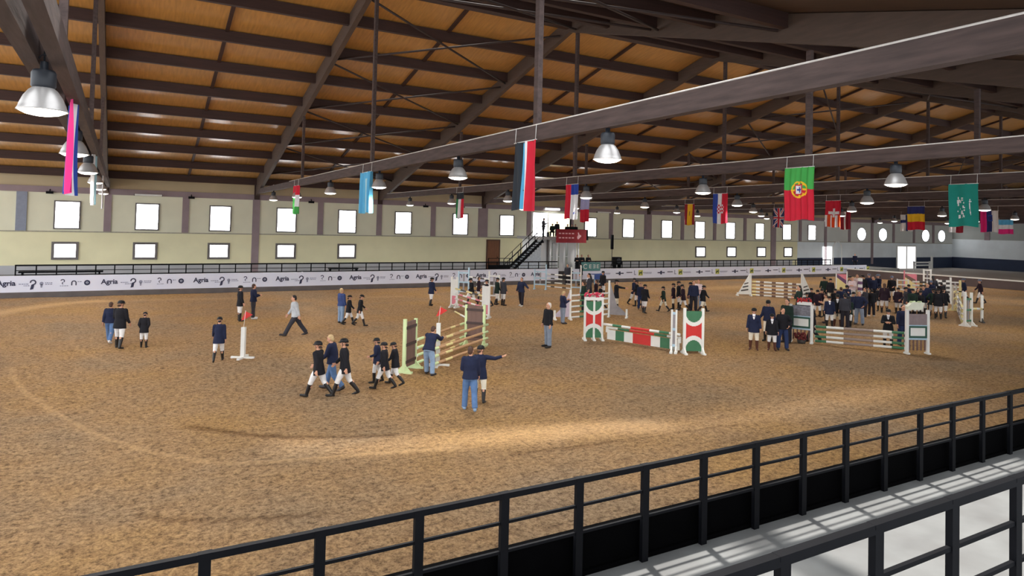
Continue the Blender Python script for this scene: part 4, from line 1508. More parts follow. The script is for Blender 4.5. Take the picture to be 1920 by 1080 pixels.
standard('white jump standard right of the white and dark poles in the far crowd', (60.3, 31.1), (60.9, 30.6), [1.2, 1.2], 2, (M_WHITE, M_WHITE), p_frame(M_WHITE, 0.3, 1.1), 0.09)

# ---- J9 white standards at the far right
standard('tall white frame standard before the brown end board', (62.7, 34.6), (63.1, 34.2), [1.95, 1.95], 2, (M_WHITE, M_WHITE), p_frame(M_WHITE, 0.4, 1.85), 0.12)


def p_check(t, w):
    q = NB()
    for i in range(3):
        for j in range(9):
            bx(q, 0.05+(w-0.1)*i/3, 0.05+(w-0.1)*(i+1)/3, -0.03, 0.03, 0.3+0.16*j, 0.3+0.16*(j+1), (i+j) % 2)
    obj('panel', q, [M_WHITE, M_DARKP], t)


Pc = under(1772, 520, 1.95)
standard('white standard with a black and white checked panel right of the crowd', (Pc.x-0.3, Pc.y+0.4), (Pc.x+0.35, Pc.y-0.2), [1.8, 1.95], 2, (M_WHITE, M_WHITE), p_check, 0.11)
A9, B9 = on_floor(1786, 583), on_floor(1793, 578)
C9, D9 = on_floor(1809, 612), on_floor(1821, 611)
standard('greyish white standard at the left end of the cream pole oxer', A9, B9, [1.75, 1.6], 2, (mat('greyish white paint', (206, 200, 186), 0.7), M_YELP), p_frame(M_YELP, 0.3, 1.2), 0.1, foot_l=0.3)
standard('white and green edged standard at the right end of the cream pole oxer', C9, D9, [1.92, 1.86], 2, (M_WHITE, M_WHITE), p_frame(M_GREEN_, 0.3, 1.5), 0.11)
for i, z in enumerate((1.0, 0.7, 0.4, 0.12)):
    pole('cream pole of the far right oxer, %s from the top' % ORD[i], (B9.x, B9.y, z), (C9.x, C9.y+0.1, z), [M_YELP, M_WHITE, M_GREYP, M_WHITE, M_YELP], 0.06, 'cream poles of the far right oxer')
E9 = on_floor(1841, 605)
def p_none(t, w):
    q = NB(); bx(q, -0.07, 0.07, -0.07, 0.07, 0.75, 0.83); obj('cup', q, M_STEEL, t)


standard('slim single post standard, rightmost of the whole course', (E9.x, E9.y), (E9.x+0.1, E9.y-0.1), [1.58], (0,), (M_WHITE, M_DARKP), p_none, 0.12)
pole('cream back pole of the far right oxer', (D9.x+0.15, D9.y, 0.95), (E9.x, E9.y, 0.8), [M_YELP, M_WHITE, M_YELP], 0.06)
F9 = on_floor(1800, 566)
standard('small cream standard before the brown end board', (F9.x, F9.y), (F9.x+0.1, F9.y-0.1), [1.65], (0,), (M_YELP, M_YELP), p_none, 0.13)
# ================================================================== people
def sphere_to(bm, c, r_, sc=(1, 1, 1), sub=2, rot=None):
    ball(bm, c, r_, sub, sc, rot=rot)


def limb(bm, p0, r0, p1, r1, seg=14, balls=(True, True)):
    tube(bm, p0, p1, r0, r1, seg=seg)
    if balls[0]:
        ball(bm, p0, r0, 2)
    if balls[1]:
        ball(bm, p1, r1, 2)


def loft(bm, rings, seg=20):
    """rings: (centre, forward vector, side vector, rx, ry)"""
    R_ = []
    for c, fx, sy, rx, ry in rings:
        R_.append([bm.verts.new(c+fx*(rx*math.cos(2*math.pi*i/seg))+sy*(ry*math.sin(2*math.pi*i/seg))) for i in range(seg)])
    for a, b_ in zip(R_, R_[1:]):
        for i in range(seg):
            j = (i+1) % seg
            bm.faces.new((a[i], a[j], b_[j], b_[i]))
    bm.faces.new(R_[0][::-1])
    bm.faces.new(R_[-1])


def fuse(name, bm, voxel, smooth=2, mats=None, decim=None):
    """grow one continuous surface out of overlapping volumes"""
    bmesh.ops.recalc_face_normals(bm, faces=bm.faces[:])
    me = bpy.data.meshes.new('tmp')
    bm.to_mesh(me)
    bm.free()
    o = bpy.data.objects.new('tmp', me)
    COL.objects.link(o)
    md = o.modifiers.new('r', 'REMESH')
    md.mode = 'VOXEL'
    md.voxel_size = voxel
    md.use_smooth_shade = True
    if smooth:
        s = o.modifiers.new('s', 'SMOOTH')
        s.factor = 0.5
        s.iterations = smooth
    if decim:
        d = o.modifiers.new('d', 'DECIMATE')
        d.ratio = decim
    dg = bpy.context.evaluated_depsgraph_get()
    out = bpy.data.meshes.new_from_object(o.evaluated_get(dg))
    out.name = name
    bpy.data.objects.remove(o)
    bpy.data.meshes.remove(me)
    out.polygons.foreach_set('use_smooth', np.ones(len(out.polygons), bool))
    out.materials.clear()
    for m_ in mats or [M_SKIN]:
        out.materials.append(m_)
    return out


def dirv(f, side, ab):
    return Vector((math.sin(f)*math.cos(ab), side*math.sin(ab), -math.cos(f)*math.cos(ab)))


def build_pose(hipL=0, kneeL=0, hipR=0, kneeR=0, spread=4, lean=0, shL=(5, 8), elL=12, shR=(5, 8), elR=12, inL=0, inR=0, head=(0, 0), seat=False):
    """side +1 is the figure's left; it faces local +x"""
    P = {}
    H0 = Vector((0, 0, 0.92))
    ln = R(lean)
    up = Vector((math.sin(ln), 0, math.cos(ln)))
    fw = Vector((math.cos(ln), 0, -math.sin(ln)))
    sy = Vector((0, 1, 0))
    P['pel'] = H0
    P['up'], P['fw'] = up, fw
    P['waist'] = H0+up*0.17
    P['chest'] = H0+up*0.36
    P['sh'] = H0+up*0.49
    P['neck'] = H0+up*0.54
    hp, hy = R(head[0]), R(head[1])
    hu = Vector((math.sin(ln*0.5+hp), 0, math.cos(ln*0.5+hp)))
    P['headbase'] = P['neck']+hu*0.05
    P['head'] = P['neck']+hu*0.145
    P['hrot'] = Matrix.Rotation(hy, 3, 'Z') @ Matrix.Rotation(ln*0.5+hp, 3, 'Y')
    legs = {}
    for s, hip, knee in ((1, hipL, kneeL), (-1, hipR, kneeR)):
        a, k = R(hip), R(knee)
        h = H0+Vector((0, s*0.09, -0.03))
        kn = h+dirv(a, s, R(spread))*0.42
        an = kn+dirv(a-k, s, R(spread*0.4))*0.41
        sh_ang = a-k
        pt = max(0.0, -sh_ang-0.12)*0.9 if not seat else 0.0
        if sh_ang > 0.15:
            pt = -(sh_ang-0.15)*0.7
        toe = Vector((math.cos(pt), s*0.16, -math.sin(pt))).normalized()
        legs[s] = (h, kn, an, toe)
    arms = {}
    for s, (f, ab), el, inn in ((1, shL, elL, inL), (-1, shR, elR, inR)):
        sp_ = P['sh']+Vector((0, s*0.17, 0))+up*-0.02
        d1 = dirv(R(f)-ln*0.0, s, R(ab))
        e = sp_+d1*0.28
        d2 = dirv(R(f+el), s, R(ab-inn))
        wv = e+d2*0.25
        arms[s] = (sp_, e, wv, d2)
    low = min(min(an.z-0.085, (an+toe*0.17).z-0.035) for _, _, an, toe in legs.values())
    off = Vector((0, 0, -low))
    if seat:
        off = Vector((0, 0, -low))
    for k_ in ('pel', 'waist', 'chest', 'sh', 'neck', 'headbase', 'head'):
        P[k_] = P[k_]+off
    legs = {s: (h+off, kn+off, an+off, toe) for s, (h, kn, an, toe) in legs.items()}
    arms = {s: (a+off, e+off, w+off, d) for s, (a, e, w, d) in arms.items()}
    P['legs'], P['arms'] = legs, arms
    M = {}
    # ---------------- body: one continuous figure
    bm = NB()
    loft(bm, [(P['pel']-up*0.09, fw, sy, 0.07, 0.10), (P['pel'], fw, sy, 0.10, 0.155), (P['waist'], fw, sy, 0.09, 0.13), (P['chest'], fw, sy, 0.11, 0.155), (P['sh'], fw, sy, 0.075, 0.15), (P['neck'], fw, sy, 0.045, 0.06)])
    limb(bm, P['neck']-up*0.03, 0.055, P['headbase']+hu*0.03, 0.05)
    hr = P['hrot']
    ball(bm, P['head']+hr @ Vector((-0.005, 0, 0.025)), 0.1, 3, (0.95, 0.77, 1.0), rot=hr)
    ball(bm, P['head']+hr @ Vector((0.02, 0, -0.045)), 0.075, 2, (0.95, 0.8, 1.0), rot=hr)
    ball(bm, P['head']+hr @ Vector((0.055, 0, -0.095)), 0.03, 2, (1, 1, 0.8), rot=hr)
    tube(bm, P['head']+hr @ Vector((0.085, 0, 0.02)), P['head']+hr @ Vector((0.108, 0, -0.03)), 0.012, 0.017, seg=8)
    for s in (-1, 1):
        ball(bm, P['head']+hr @ Vector((-0.005, s*0.078, -0.01)), 0.03, 2, (0.7, 0.4, 1.1), rot=hr)
    for s, (h, kn, an, toe) in legs.items():
        limb(bm, h, 0.085, kn, 0.055)
        limb(bm, kn, 0.055, an, 0.04)
        ball(bm, kn.lerp(an, 0.3)-fw*0.02, 0.055, 2, (1, 0.9, 1.8))
        limb(bm, an+Vector((-0.02, 0, -0.045))*1, 0.035, an+toe*0.17+Vector((0, 0, -0.05)), 0.028)
    for s, (sp_, e, wv, d2) in arms.items():
        limb(bm, sp_, 0.06, e, 0.042)
        limb(bm, e, 0.042, wv, 0.028)
        side = Vector((0, s, 0))
        side = (side-d2*side.dot(d2))
        side = side.normalized() if side.length > 0.1 else Vector((0, 0, 1))
        nrm = d2.cross(side).normalized()
        acr = nrm            # across the palm, front to back
        curl = -side         # fingers close towards the body
        pc = wv+d2*0.045
        rotm = Matrix((d2, acr, side)).transposed()
        ball(bm, pc, 0.05, 2, (1.0, 0.8, 0.38), rot=rotm)
        for fi, (off_, ln_) in enumerate(((-0.03, 0.07), (-0.01, 0.082), (0.011, 0.076), (0.03, 0.06))):
            b0 = wv+d2*0.085+acr*off_
            m1 = b0+(d2*0.85+curl*0.35).normalized()*ln_*0.55
            m2 = m1+(d2*0.5+curl*0.8).normalized()*ln_*0.45
            limb(bm, b0-d2*0.02, 0.0105, m1, 0.0095, 8)
            limb(bm, m1, 0.0095, m2, 0.008, 8)
        fwd = acr if acr.x > 0 else -acr
        t0 = wv+d2*0.03+fwd*0.032
        t1 = t0+(fwd*0.7+d2*0.7).normalized()*0.038
        limb(bm, t0, 0.013, t1, 0.011, 8)
        limb(bm, t1, 0.011, t1+(d2*0.95+curl*0.4).normalized()*0.03, 0.009, 8)
    M['body'] = fuse('body', bm, 0.0105, 1, decim=0.55)
    # ---------------- face
    for s in (-1, 1):
        bm = NB()
        ball(bm, P['head']+hr @ Vector((0.088, s*0.03, 0.012)), 0.012, 2, (0.5, 1.2, 0.8), rot=hr)
        ball(bm, P['head']+hr @ Vector((0.088, s*0.03, 0.034)), 0.012, 1, (0.5, 1.8, 0.35), rot=hr)
        M['eye'+'LR'[s < 0]] = mesh_of('eye', bm, [mat('dark eyes', (60, 42, 38), 0.6)])
    bm = NB()
    ball(bm, P['head']+hr @ Vector((0.085, 0, -0.062)), 0.02, 2, (0.4, 1.2, 0.3), rot=hr)
    M['mouth'] = mesh_of('mouth', bm, [mat('lips', (150, 78, 70), 0.6)])
    # ---------------- jackets
    for key, hem, flare, puff in (('jacket', 0.2, 1.28, 0.0), ('sweater', 0.07, 1.08, 0.015)):
        bm = NB()
        lo = P['pel']-up*hem
        g_ = 0.024+puff
        loft(bm, [(lo-fw*0.0, fw, sy, 0.118+g_+0.02*flare, 0.172+g_+0.022*flare), (P['pel']+up*0.02, fw, sy, 0.118+g_, 0.176+g_), (P['waist'], fw, sy, 0.1+g_, 0.142+g_), (P['chest'], fw, sy, 0.117+g_, 0.162+g_), (P['sh']-up*0.03, fw, sy, 0.1+g_, 0.165+g_), (P['sh']+up*0.035, fw, sy, 0.07+g_, 0.11+g_), (P['neck']+up*0.015, fw, sy, 0.06, 0.072)])
        for s, (sp_, e, wv, d2) in arms.items():
            limb(bm, sp_, 0.078+puff*0.6, e, 0.06+puff*0.6)
            limb(bm, e, 0.06+puff*0.6, e.lerp(wv, 0.94), 0.043+puff*0.3, balls=(True, False))
        if hem > 0.15:   # centre back vent
            pass
        M[key] = fuse(key, bm, 0.016, 2, decim=0.6)
    # shirt front with stock tie
    bm = NB()
    c0 = P['sh']+up*0.03+fw*0.088
    c1 = P['chest']+fw*0.138-up*0.02
    loft(bm, [(c1, up, sy, 0.012, 0.012), (c1.lerp(c0, 0.5)+fw*0.012, up.cross(sy), sy, 0.025, 0.042), (c0+fw*0.006, fw, sy, 0.04, 0.058), (P['neck']+up*0.04+fw*0.01, fw, sy, 0.062, 0.066)], 14)
    M['shirt'] = fuse('shirt_front', bm, 0.01, 1)
    # ---------------- legs
    for key in ('breeches', 'trousers'):
        bm = NB()
        g_ = 0.018 if key == 'breeches' else 0.026
        loft(bm, [(P['pel']-up*0.12, fw, sy, 0.08+g_, 0.11+g_), (P['pel'], fw, sy, 0.1+g_, 0.15+g_), (P['pel']+up*0.1, fw, sy, 0.09+g_, 0.128+g_)])
        for s, (h, kn, an, toe) in legs.items():
            limb(bm, h, 0.078+g_, h.lerp(kn, 0.5), 0.08+g_)
            limb(bm, h.lerp(kn, 0.5), 0.08+g_, kn, 0.058+g_)
            if key == 'breeches':
                limb(bm, kn, 0.058+g_, kn.lerp(an, 0.22), 0.055+g_, balls=(True, False))
            else:
                limb(bm, kn, 0.06+g_, an+Vector((0, 0, 0.0)), 0.055+g_, balls=(True, False))
        M[key] = fuse(key, bm, 0.016, 2, decim=0.6)
    for s, (h, kn, an, toe) in legs.items():
        sd = 'L' if s > 0 else 'R'
        bm = NB()
        limb(bm, kn.lerp(an, 0.1), 0.072, kn.lerp(an, 0.45), 0.066, balls=(False, True))
        limb(bm, kn.lerp(an, 0.45), 0.066, an, 0.05)
        limb(bm, an+Vector((-0.02, 0, -0.04)), 0.045, an+toe*0.18+Vector((0, 0, -0.048)), 0.036)
        M['boot'+sd] = fuse('boot', bm, 0.013, 2, decim=0.6)
        bm = NB()
        limb(bm, an+Vector((-0.03, 0, -0.035)), 0.052, an+toe*0.19+Vector((0, 0, -0.046)), 0.04)
        limb(bm, an+Vector((0, 0, 0.02)), 0.05, an+Vector((0, 0, -0.03)), 0.05)
        M['shoe'+sd] = fuse('shoe', bm, 0.013, 2, decim=0.6)
    # ---------------- helmet, hair, cap
    def hp_(x, y, z):
        return P['head']+hr @ Vector((x, y, z))
    bm = NB()
    prof = [(1.0, 0.0), (1.01, 0.25), (0.93, 0.55), (0.75, 0.8), (0.45, 0.95), (0.0, 1.0)]
    rings = []
    seg = 24
    for rr_, z in prof[:-1]:
        rings.append([bm.verts.new(hp_(-0.008+0.125*rr_*math.cos(2*math.pi*i/seg), 0.103*rr_*math.sin(2*math.pi*i/seg), 0.035-0.03*math.cos(2*math.pi*i/seg)*-0.5*(1-z)+0.118*z)) for i in range(seg)])
    topv = bm.verts.new(hp_(-0.008, 0, 0.153))
    for a, b_ in zip(rings, rings[1:]):
        for i in range(seg):
            bm.faces.new((a[i], a[(i+1) % seg], b_[(i+1) % seg], b_[i])).smooth = True
    for i in range(seg):
        bm.faces.new((rings[-1][i], rings[-1][(i+1) % seg], topv)).smooth = True
    bm.faces.new(rings[0][::-1])
    n = 10
    pk = []
    for i in range(n+1):
        a = R(-62+124*i/n)
        pk.append((hp_(-0.008+0.124*math.cos(a), 0.102*math.sin(a), 0.048), hp_(-0.008+0.124*math.cos(a)+0.055*math.cos(a)*math.cos(a*0.8), 0.1*math.sin(a), 0.03)))
    for i in range(n):
        a, b_, c, d = pk[i][0], pk[i][1], pk[i+1][1], pk[i+1][0]
        prism(bm, [a, b_, c, d], hr @ Vector((0, 0, 0.008)))
    for s in (-1, 1):
        tube(bm, hp_(0.03, s*0.088, 0.03), hp_(0.045, s*0.03, -0.115), 0.007, seg=6)
        tube(bm, hp_(-0.07, s*0.08, 0.03), hp_(0.03, s*0.06, -0.06), 0.006, seg=6)
    M['helmet'] = mesh_of('riding_helmet', bm, [M_STEEL])
    bm = NB()
    ball(bm, hp_(-0.022, 0, 0.042), 0.1, 2, (0.98, 0.86, 0.98), rot=hr)
    ball(bm, hp_(-0.05, 0, -0.01), 0.085, 2, (0.75, 0.92, 1.1), rot=hr)
    M['hair'] = fuse('hair', bm, 0.012, 1)
    bm = NB()
    ball(bm, hp_(-0.022, 0, 0.042), 0.1, 2, (0.98, 0.86, 0.98), rot=hr)
    ball(bm, hp_(-0.055, 0, -0.03), 0.085, 2, (0.7, 0.95, 1.4), rot=hr)
    limb(bm, hp_(-0.09, 0, -0.03), 0.05, P['chest']-fw*0.15+up*0.03, 0.03)
    M['longhair'] = fuse('hair', bm, 0.012, 1)
    bm = NB()
    ball(bm, hp_(-0.06, 0, -0.03), 0.06, 2, (0.6, 1.1, 1.0), rot=hr)
    ball(bm, hp_(-0.1, 0, -0.055), 0.04, 2)
    M['bun'] = fuse('hair', bm, 0.011, 1)
    return M


POSES = {
    'stand': dict(hipL=2, hipR=-2, kneeL=2, kneeR=2, shL=(4, 10), shR=(2, 10)),
    'casual': dict(hipL=8, kneeL=10, hipR=-3, spread=6, shL=(-5, 14), elL=25, shR=(5, 16), elR=40, head=(10, 15)),
    'down': dict(hipL=3, hipR=-2, spread=3, shL=(-18, 14), elL=38, inL=35, shR=(-18, 14), elR=38, inR=35, head=(28, 0), lean=3),
    'walk': dict(hipL=24, kneeL=6, hipR=-16, kneeR=22, lean=4, shL=(-18, 8), elL=14, shR=(20, 8), elR=24),
    'walk2': dict(hipR=20, kneeR=5, hipL=-14, kneeL=28, lean=5, shR=(-14, 8), elR=10, shL=(18, 8), elL=30, head=(14, 0)),
    'step': dict(hipL=12, kneeL=12, hipR=-10, kneeR=10, lean=2, shL=(8, 10), elL=60, inL=30, shR=(5, 10), elR=20, head=(6, -20)),
    'stride': dict(hipL=30, kneeL=4, hipR=-27, kneeR=8, lean=7, shL=(-24, 8), elL=10, shR=(16, 8), elR=18, head=(4, 0)),
    'point_right': dict(hipL=10, kneeL=8, hipR=-8, kneeR=8, spread=6, shL=(4, 10), shR=(12, 84), elR=4, inR=-26, head=(4, -35)),
    'point_front': dict(hipL=8, kneeL=6, hipR=-10, kneeR=12, spread=5, shL=(2, 10), shR=(78, 8), elR=6, head=(4, 0)),
    'arms_out': dict(hipL=14, kneeL=6, hipR=-14, kneeR=10, spread=7, shL=(10, 52), elL=22, shR=(2, 16), elR=10),
    'lean': dict(hipL=14, kneeL=6, hipR=4, kneeR=10, spread=6, lean=24, shL=(52, 12), elL=45, inL=20, shR=(58, 10), elR=40, inR=20, head=(18, 0)),
    'folded': dict(hipL=3, hipR=-2, spread=5, shL=(20, 14), elL=78, inL=52, shR=(20, 14), elR=78, inR=52, head=(4, 12)),
    'akimbo': dict(hipL=4, kneeL=6, hipR=-3, spread=7, shL=(-6, 38), elL=40, inL=66, shR=(4, 16), elR=16, head=(2, 10)),
    'phone': dict(hipL=2, hipR=-3, spread=4, shL=(18, 10), elL=95, inL=26, shR=(18, 10), elR=95, inR=26, head=(24, 0), lean=-2),
    'sit': dict(hipL=86, kneeL=84, hipR=86, kneeR=84, spread=8, seat=True, lean=6, shL=(30, 8), elL=40, inL=14, shR=(30, 8), elR=40, inR=14),
}
POSE = {k: build_pose(**v) for k, v in POSES.items()}


def cl(name, c):
    return mat('cloth '+name, c, 0.85, 0.12, 9.0, spec=0.25)


BLACKJ, NAVYJ, DKGREEN, CHAR, GREYK = cl('black', (30, 30, 36)), cl('navy', (34, 40, 66)), cl('dark green', (32, 48, 42)), cl('charcoal', (58, 58, 66)), cl('light grey', (190, 194, 200))
MAROON, TAN, PINKJ, BLUEJ = cl('dark plum', (44, 30, 42)), cl('tan', (208, 178, 150)), cl('pale pink', (226, 204, 206)), cl('blue', (62, 78, 128))
BREECH, CREAMB, JEANS, DJEANS, GREYT, BLACKT, PALEJ = cl('white breeches', (232, 230, 230)), cl('cream breeches', (234, 226, 208)), cl('blue denim', (92, 122, 166)), cl('dark denim', (44, 58, 96)), cl('grey trousers', (132, 142, 158)), cl('dark trousers', (42, 40, 48)), cl('pale denim', (142, 166, 196))
LEATHER, BROWNB, WSHOE, DSHOE = mat('black boot leather', (26, 23, 24), 0.4, 0.1, 8), mat('brown boot leather', (84, 46, 34), 0.45, 0.1, 8), mat('white trainers', (228, 222, 218), 0.6), mat('dark shoes', (48, 44, 48), 0.6)
HELM, HELMB = mat('black helmet shell', (20, 20, 23), 0.5, 0.1, spec=0.3), mat('blue grey helmet shell', (84, 96, 120), 0.35, 0.1)
HBROWN, HBLACK, HBLOND, HWHITE, HRED = mat('brown hair', (74, 50, 38), 0.7, 0.2, 20), mat('black hair', (26, 22, 22), 0.6, 0.2, 20), mat('blond hair', (196, 168, 124), 0.7, 0.15, 20), mat('white hair', (226, 214, 206), 0.7, 0.1, 20), mat('reddish hair', (150, 82, 60), 0.7, 0.15, 20)
M_SHIRT = mat('white shirt', (238, 238, 242), 0.8, 0.03)


def put(o, m_):
    if o.data.materials and len(o.material_slots):
        o.material_slots[0].link = 'OBJECT'
        o.material_slots[0].material = m_
    return o


CROWD = 'riders and helpers walking the course'


def person(x, head_y, foot, face, pose, top, legs, headgear, label, h=None, base=0.0, boots=LEATHER, shirt=False, at=None, group=CROWD):
    """x, head_y: where the top of the head shows; foot: row of the feet or None for a figure of height h"""
    G = POSE[pose]
    figh = max(v.co.z for v in G['helmet'].vertices) if headgear[0] == 'helmet' else max(v.co.z for v in G['hair'].vertices)
    if at is not None:
        loc = Vector(at); hh = h or 1.68
    elif foot is not None:
        loc = on_floor(x, foot, base)
        lo, hi = 0.5, 3.0
        for _ in range(30):
            mid = (lo+hi)/2
            if pix((loc.x, loc.y, base+mid))[1] > head_y:
                lo = mid
            else:
                hi = mid
        hh = lo
    else:
        hh = h or 1.66
        loc = under(x, head_y, hh, base)
    s = hh/figh
    az = math.atan2(loc.y, loc.x)
    rz = az-math.pi/2+R(face)
    o = bpy.data.objects.new('person', G['body'])
    COL.objects.link(o)
    put(o, M_SKIN)
    o.location = loc
    o.rotation_euler = (0, 0, rz)
    o.scale = (s*random.uniform(0.97, 1.06), s*random.uniform(0.97, 1.08), s)
    tag(o, label, 'person', group)

    def part(nm, key, m_):
        q = bpy.data.objects.new(nm, G[key])
        COL.objects.link(q)
        q.parent = o
        if m_ is not None:
            put(q, m_)
        return q
    for nm, key in (('eye', 'eyeL'), ('eye', 'eyeR'), ('mouth', 'mouth')):
        part(nm, key, None)
    kind, tm = top
    part('riding_jacket' if kind == 'jacket' else 'sweater', kind, tm)
    lk, lm = legs
    part(lk, lk, lm)
    if lk == 'breeches':
        for sd in 'LR':
            part('boot', 'boot'+sd, boots)
    else:
        for sd in 'LR':
            part('shoe', 'shoe'+sd, boots)
    hk, hm = headgear
    if hk == 'helmet':
        part('riding_helmet', 'helmet', hm)
        part('hair', 'bun', random.choice((HBROWN, HBLACK, HBROWN)))
    else:
        part('hair', hk, hm)
    if shirt:
        part('shirt_front', 'shirt', M_SHIRT)
    return o


J, S = 'jacket', 'sweater'
BJ, NJ, GJ, CJ, PJ = (J, BLACKJ), (J, NAVYJ), (J, DKGREEN), (J, CHAR), (J, MAROON)
NS, BS = (S, NAVYJ), (S, BLACKJ)
WB, CB = ('breeches', BREECH), ('breeches', CREAMB)
HE = ('helmet', HELM)
HB = ('helmet', HELMB)
DT, GT, JE, DJ, PJN = ('trousers', BLACKT), ('trousers', GREYT), ('trousers', JEANS), ('trousers', DJEANS), ('trousers', PALEJ)

# facing: 0 right in the photo, 90 away, 180 left, 270 towards the camera
person(205, 566, 642, 70, 'walk', NS, JE, ('hair', HBROWN), 'person in blue jeans and white trainers at the far left, half behind a rider', boots=WSHOE)
person(223, 563, 653, 60, 'step', BJ, WB, HE, 'rider in a long black coat, leftmost in white breeches', shirt=False)
person(269, 585, 652, 78, 'down', BJ, WB, HE, 'short rider in black seen from behind, hands in front, at the left')
person(409, 594, 678, 85, 'walk2', NJ, WB, HE, 'rider walking away alone just left of the lone marker post')
person(449, 535, 602, 20, 'stand', BJ, WB, HE, 'rider standing sideways with white breeches facing a person in grey trousers')
person(474, 532, 598, 10, 'folded', NS, ('trousers', CHAR), ('hair', HBROWN), 'person in dark sweater and charcoal trousers with white trainers', boots=WSHOE)
person(553, 553, 629, 184, 'stride', (S, GREYK), ('trousers', CHAR), ('hair', HBLACK), 'person in a light grey sweater striding to the left', boots=DSHOE)
person(639, 540, 606, 40, 'stand', (S, BLUEJ), ('trousers', PALEJ), ('hair', HBLOND), 'fair haired person in a blue sweater behind a pointing rider')
person(653, 553, 608, 5, 'walk', BJ, WB, HE, 'rider in black walking right in front of the fair haired person')
person(674, 552, 611, 5, 'walk2', BJ, WB, HE, 'rider in black walking alone right of the fair haired person')
person(596, 639, 744, 150, 'walk', BJ, WB, HE, 'rider walking left, leftmost of the front trio')
person(622, 627, 731, 160, 'walk2', NS, JE, ('hair', HBLOND), 'fair haired person in blue jeans in the middle of the front trio', boots=DSHOE)
person(645, 634, 742, 172, 'walk', BJ, WB, HE, 'rider walking left, rightmost of the front trio')
person(706, 633, 717, 175, 'step', NJ, WB, HE, 'rider in navy at the back left of the trio beside the lime jump standard')
person(720, 641, 729, 160, 'walk', BJ, WB, HE, 'rider in the middle of the trio beside the lime jump standard')
person(740, 641, 721, 165, 'walk2', BJ, WB, HE, 'rider nearest the lime jump standard')
person(803, 613, 704, 62, 'lean', (S, NAVYJ), PJN, ('hair', HBROWN), 'person in a navy sweater and pale jeans leaning on the oxer', boots=DSHOE)
person(880, 649, 769, 95, 'step', (S, NAVYJ), JE, ('hair', HBROWN), 'person in a navy sweater and blue jeans, nearest the camera', boots=PALEJ)
person(899, 647, 754, 80, 'point_right', NJ, CB, HE, 'rider pointing to the right beside the person in blue jeans')
person(1027, 567, 651, 215, 'stand', (S, BLACKJ), GT, ('hair', HWHITE), 'white haired man in a black jacket and grey trousers, alone in the centre', boots=LEATHER)
person(808, 520, 573, 40, 'step', NJ, WB, HE, 'rider in navy standing alone left of the red and white oxer')
person(884, 521, 572, 200, 'walk2', BJ, WB, HE, 'rider in black left of the white panel of the red oxer')
person(897, 519, 566, 10, 'stand', PJ, WB, ('hair', HBROWN), 'person half hidden behind the white panel of the red oxer')
person(913, 524, 575, 180, 'walk', BJ, WB, HE, 'rider in black walking just right of the white panel')
person(931, 521, 572, 30, 'step', GJ, WB, HE, 'left one of a pair of riders in long coats before the banner')
person(943, 520, 573, 40, 'stand', CJ, WB, HE, 'right one of a pair of riders in long coats before the banner')
person(977, 520, 574, 240, 'arms_out', (S, NAVYJ), DT, ('hair', HBROWN), 'man in a navy sweater with one arm spread and white trainers', boots=WSHOE)
person(1047, 500, None, 250, 'stand', (S, CHAR), DT, ('hair', HBLACK), 'dark figure standing in the open entrance gap', at=(32.9, 48.2, 0), h=1.78, boots=DSHOE)
person(1068, 497, None, 180, 'stand', (S, BLACKJ), DT, ('hair', HBLACK), 'dark figure behind the tall white and blue jump standard', at=(33.9, 47.6, 0), h=1.8, boots=DSHOE)
person(1055, 545, 607, 25, 'phone', (S, NAVYJ), GT, ('hair', HBLOND), 'man in navy with grey trousers beside the lilac wing', boots=DSHOE)
person(1104, 512, 575, 190, 'casual', CJ, DT, ('longhair', HBLACK), 'person with long black hair and a pale scarf behind the crested wing', shirt=True, boots=DSHOE)
person(1094, 527, 585, 200, 'step', GJ, DT, ('hair', HBROWN), 'person in a dark green jacket behind the crested wing', boots=DSHOE)
person(1130, 508, 555, 230, 'stand', BJ, WB, HE, 'rider farthest back behind the crested wing')
person(1126, 533, 580, 170, 'walk', BJ, WB, HE, 'rider in black just right behind the flower box')
person(1117, 524, 572, 180, 'stand', PJ, WB, ('hair', HBROWN), 'person in plum behind the flower box')
person(1155, 524, 584, 0, 'point_front', BJ, CB, HE, 'rider pointing right beside the grey sail standard')
person(1188, 521, 571, 330, 'walk', NJ, WB, HE, 'rider facing us in the group right of the pointing rider')
person(1194, 525, 574, 180, 'step', BJ, WB, HE, 'rider in black just behind the first of the central group')
person(1201, 530, 580, 280, 'stand', NS, DJ, ('hair', HBLACK), 'person in navy in the middle of the central group', boots=DSHOE)
person(1208, 533, 587, 60, 'step', BJ, WB, HE, 'rider at the right front of the central group')
person(1244, 537, 584, 165, 'walk', GJ, CB, HE, 'rider walking left with a wide step, ahead of the second central group')
person(1262, 531, 580, 180, 'stand', PJ, CB, HE, 'rider in plum second in the second central group')
person(1272, 527, 578, 10, 'stand', BJ, WB, HE, 'taller rider in black in the second central group')
person(1281, 533, 583, 190, 'walk2', PJ, WB, HE, 'rider in plum at the front of the second central group')
person(1294, 529, 582, 160, 'stand', NJ, CB, HE, 'rider in navy left of the man in dark trousers')
person(1300, 526, 584, 280, 'stand', NS, DT, ('hair', HBLACK), 'man in dark clothes above the right crested wing', boots=DSHOE)
person(1309, 524, 578, 250, 'folded', (S, PINKJ), PJN, ('hair', HRED), 'red haired person in a pale shirt above the right crested wing', boots=DSHOE)
person(1318, 535, 585, 25, 'walk', BJ, CB, HE, 'rider stepping right, last of the second central group')
person(1413, 577, 656, 268, 'stand', NJ, CB, HE, 'rider facing us with brown boots, left of the green and white jump', boots=BROWNB, shirt=True)
person(1440, 562, 640, 250, 'casual', (S, NAVYJ), CB, HE, 'rider in navy behind the one with brown boots', boots=LEATHER)
person(1447, 588, 657, 272, 'stand', BJ, WB, HE, 'short rider with brown boots beside the man in dark jeans', boots=BROWNB, shirt=True)
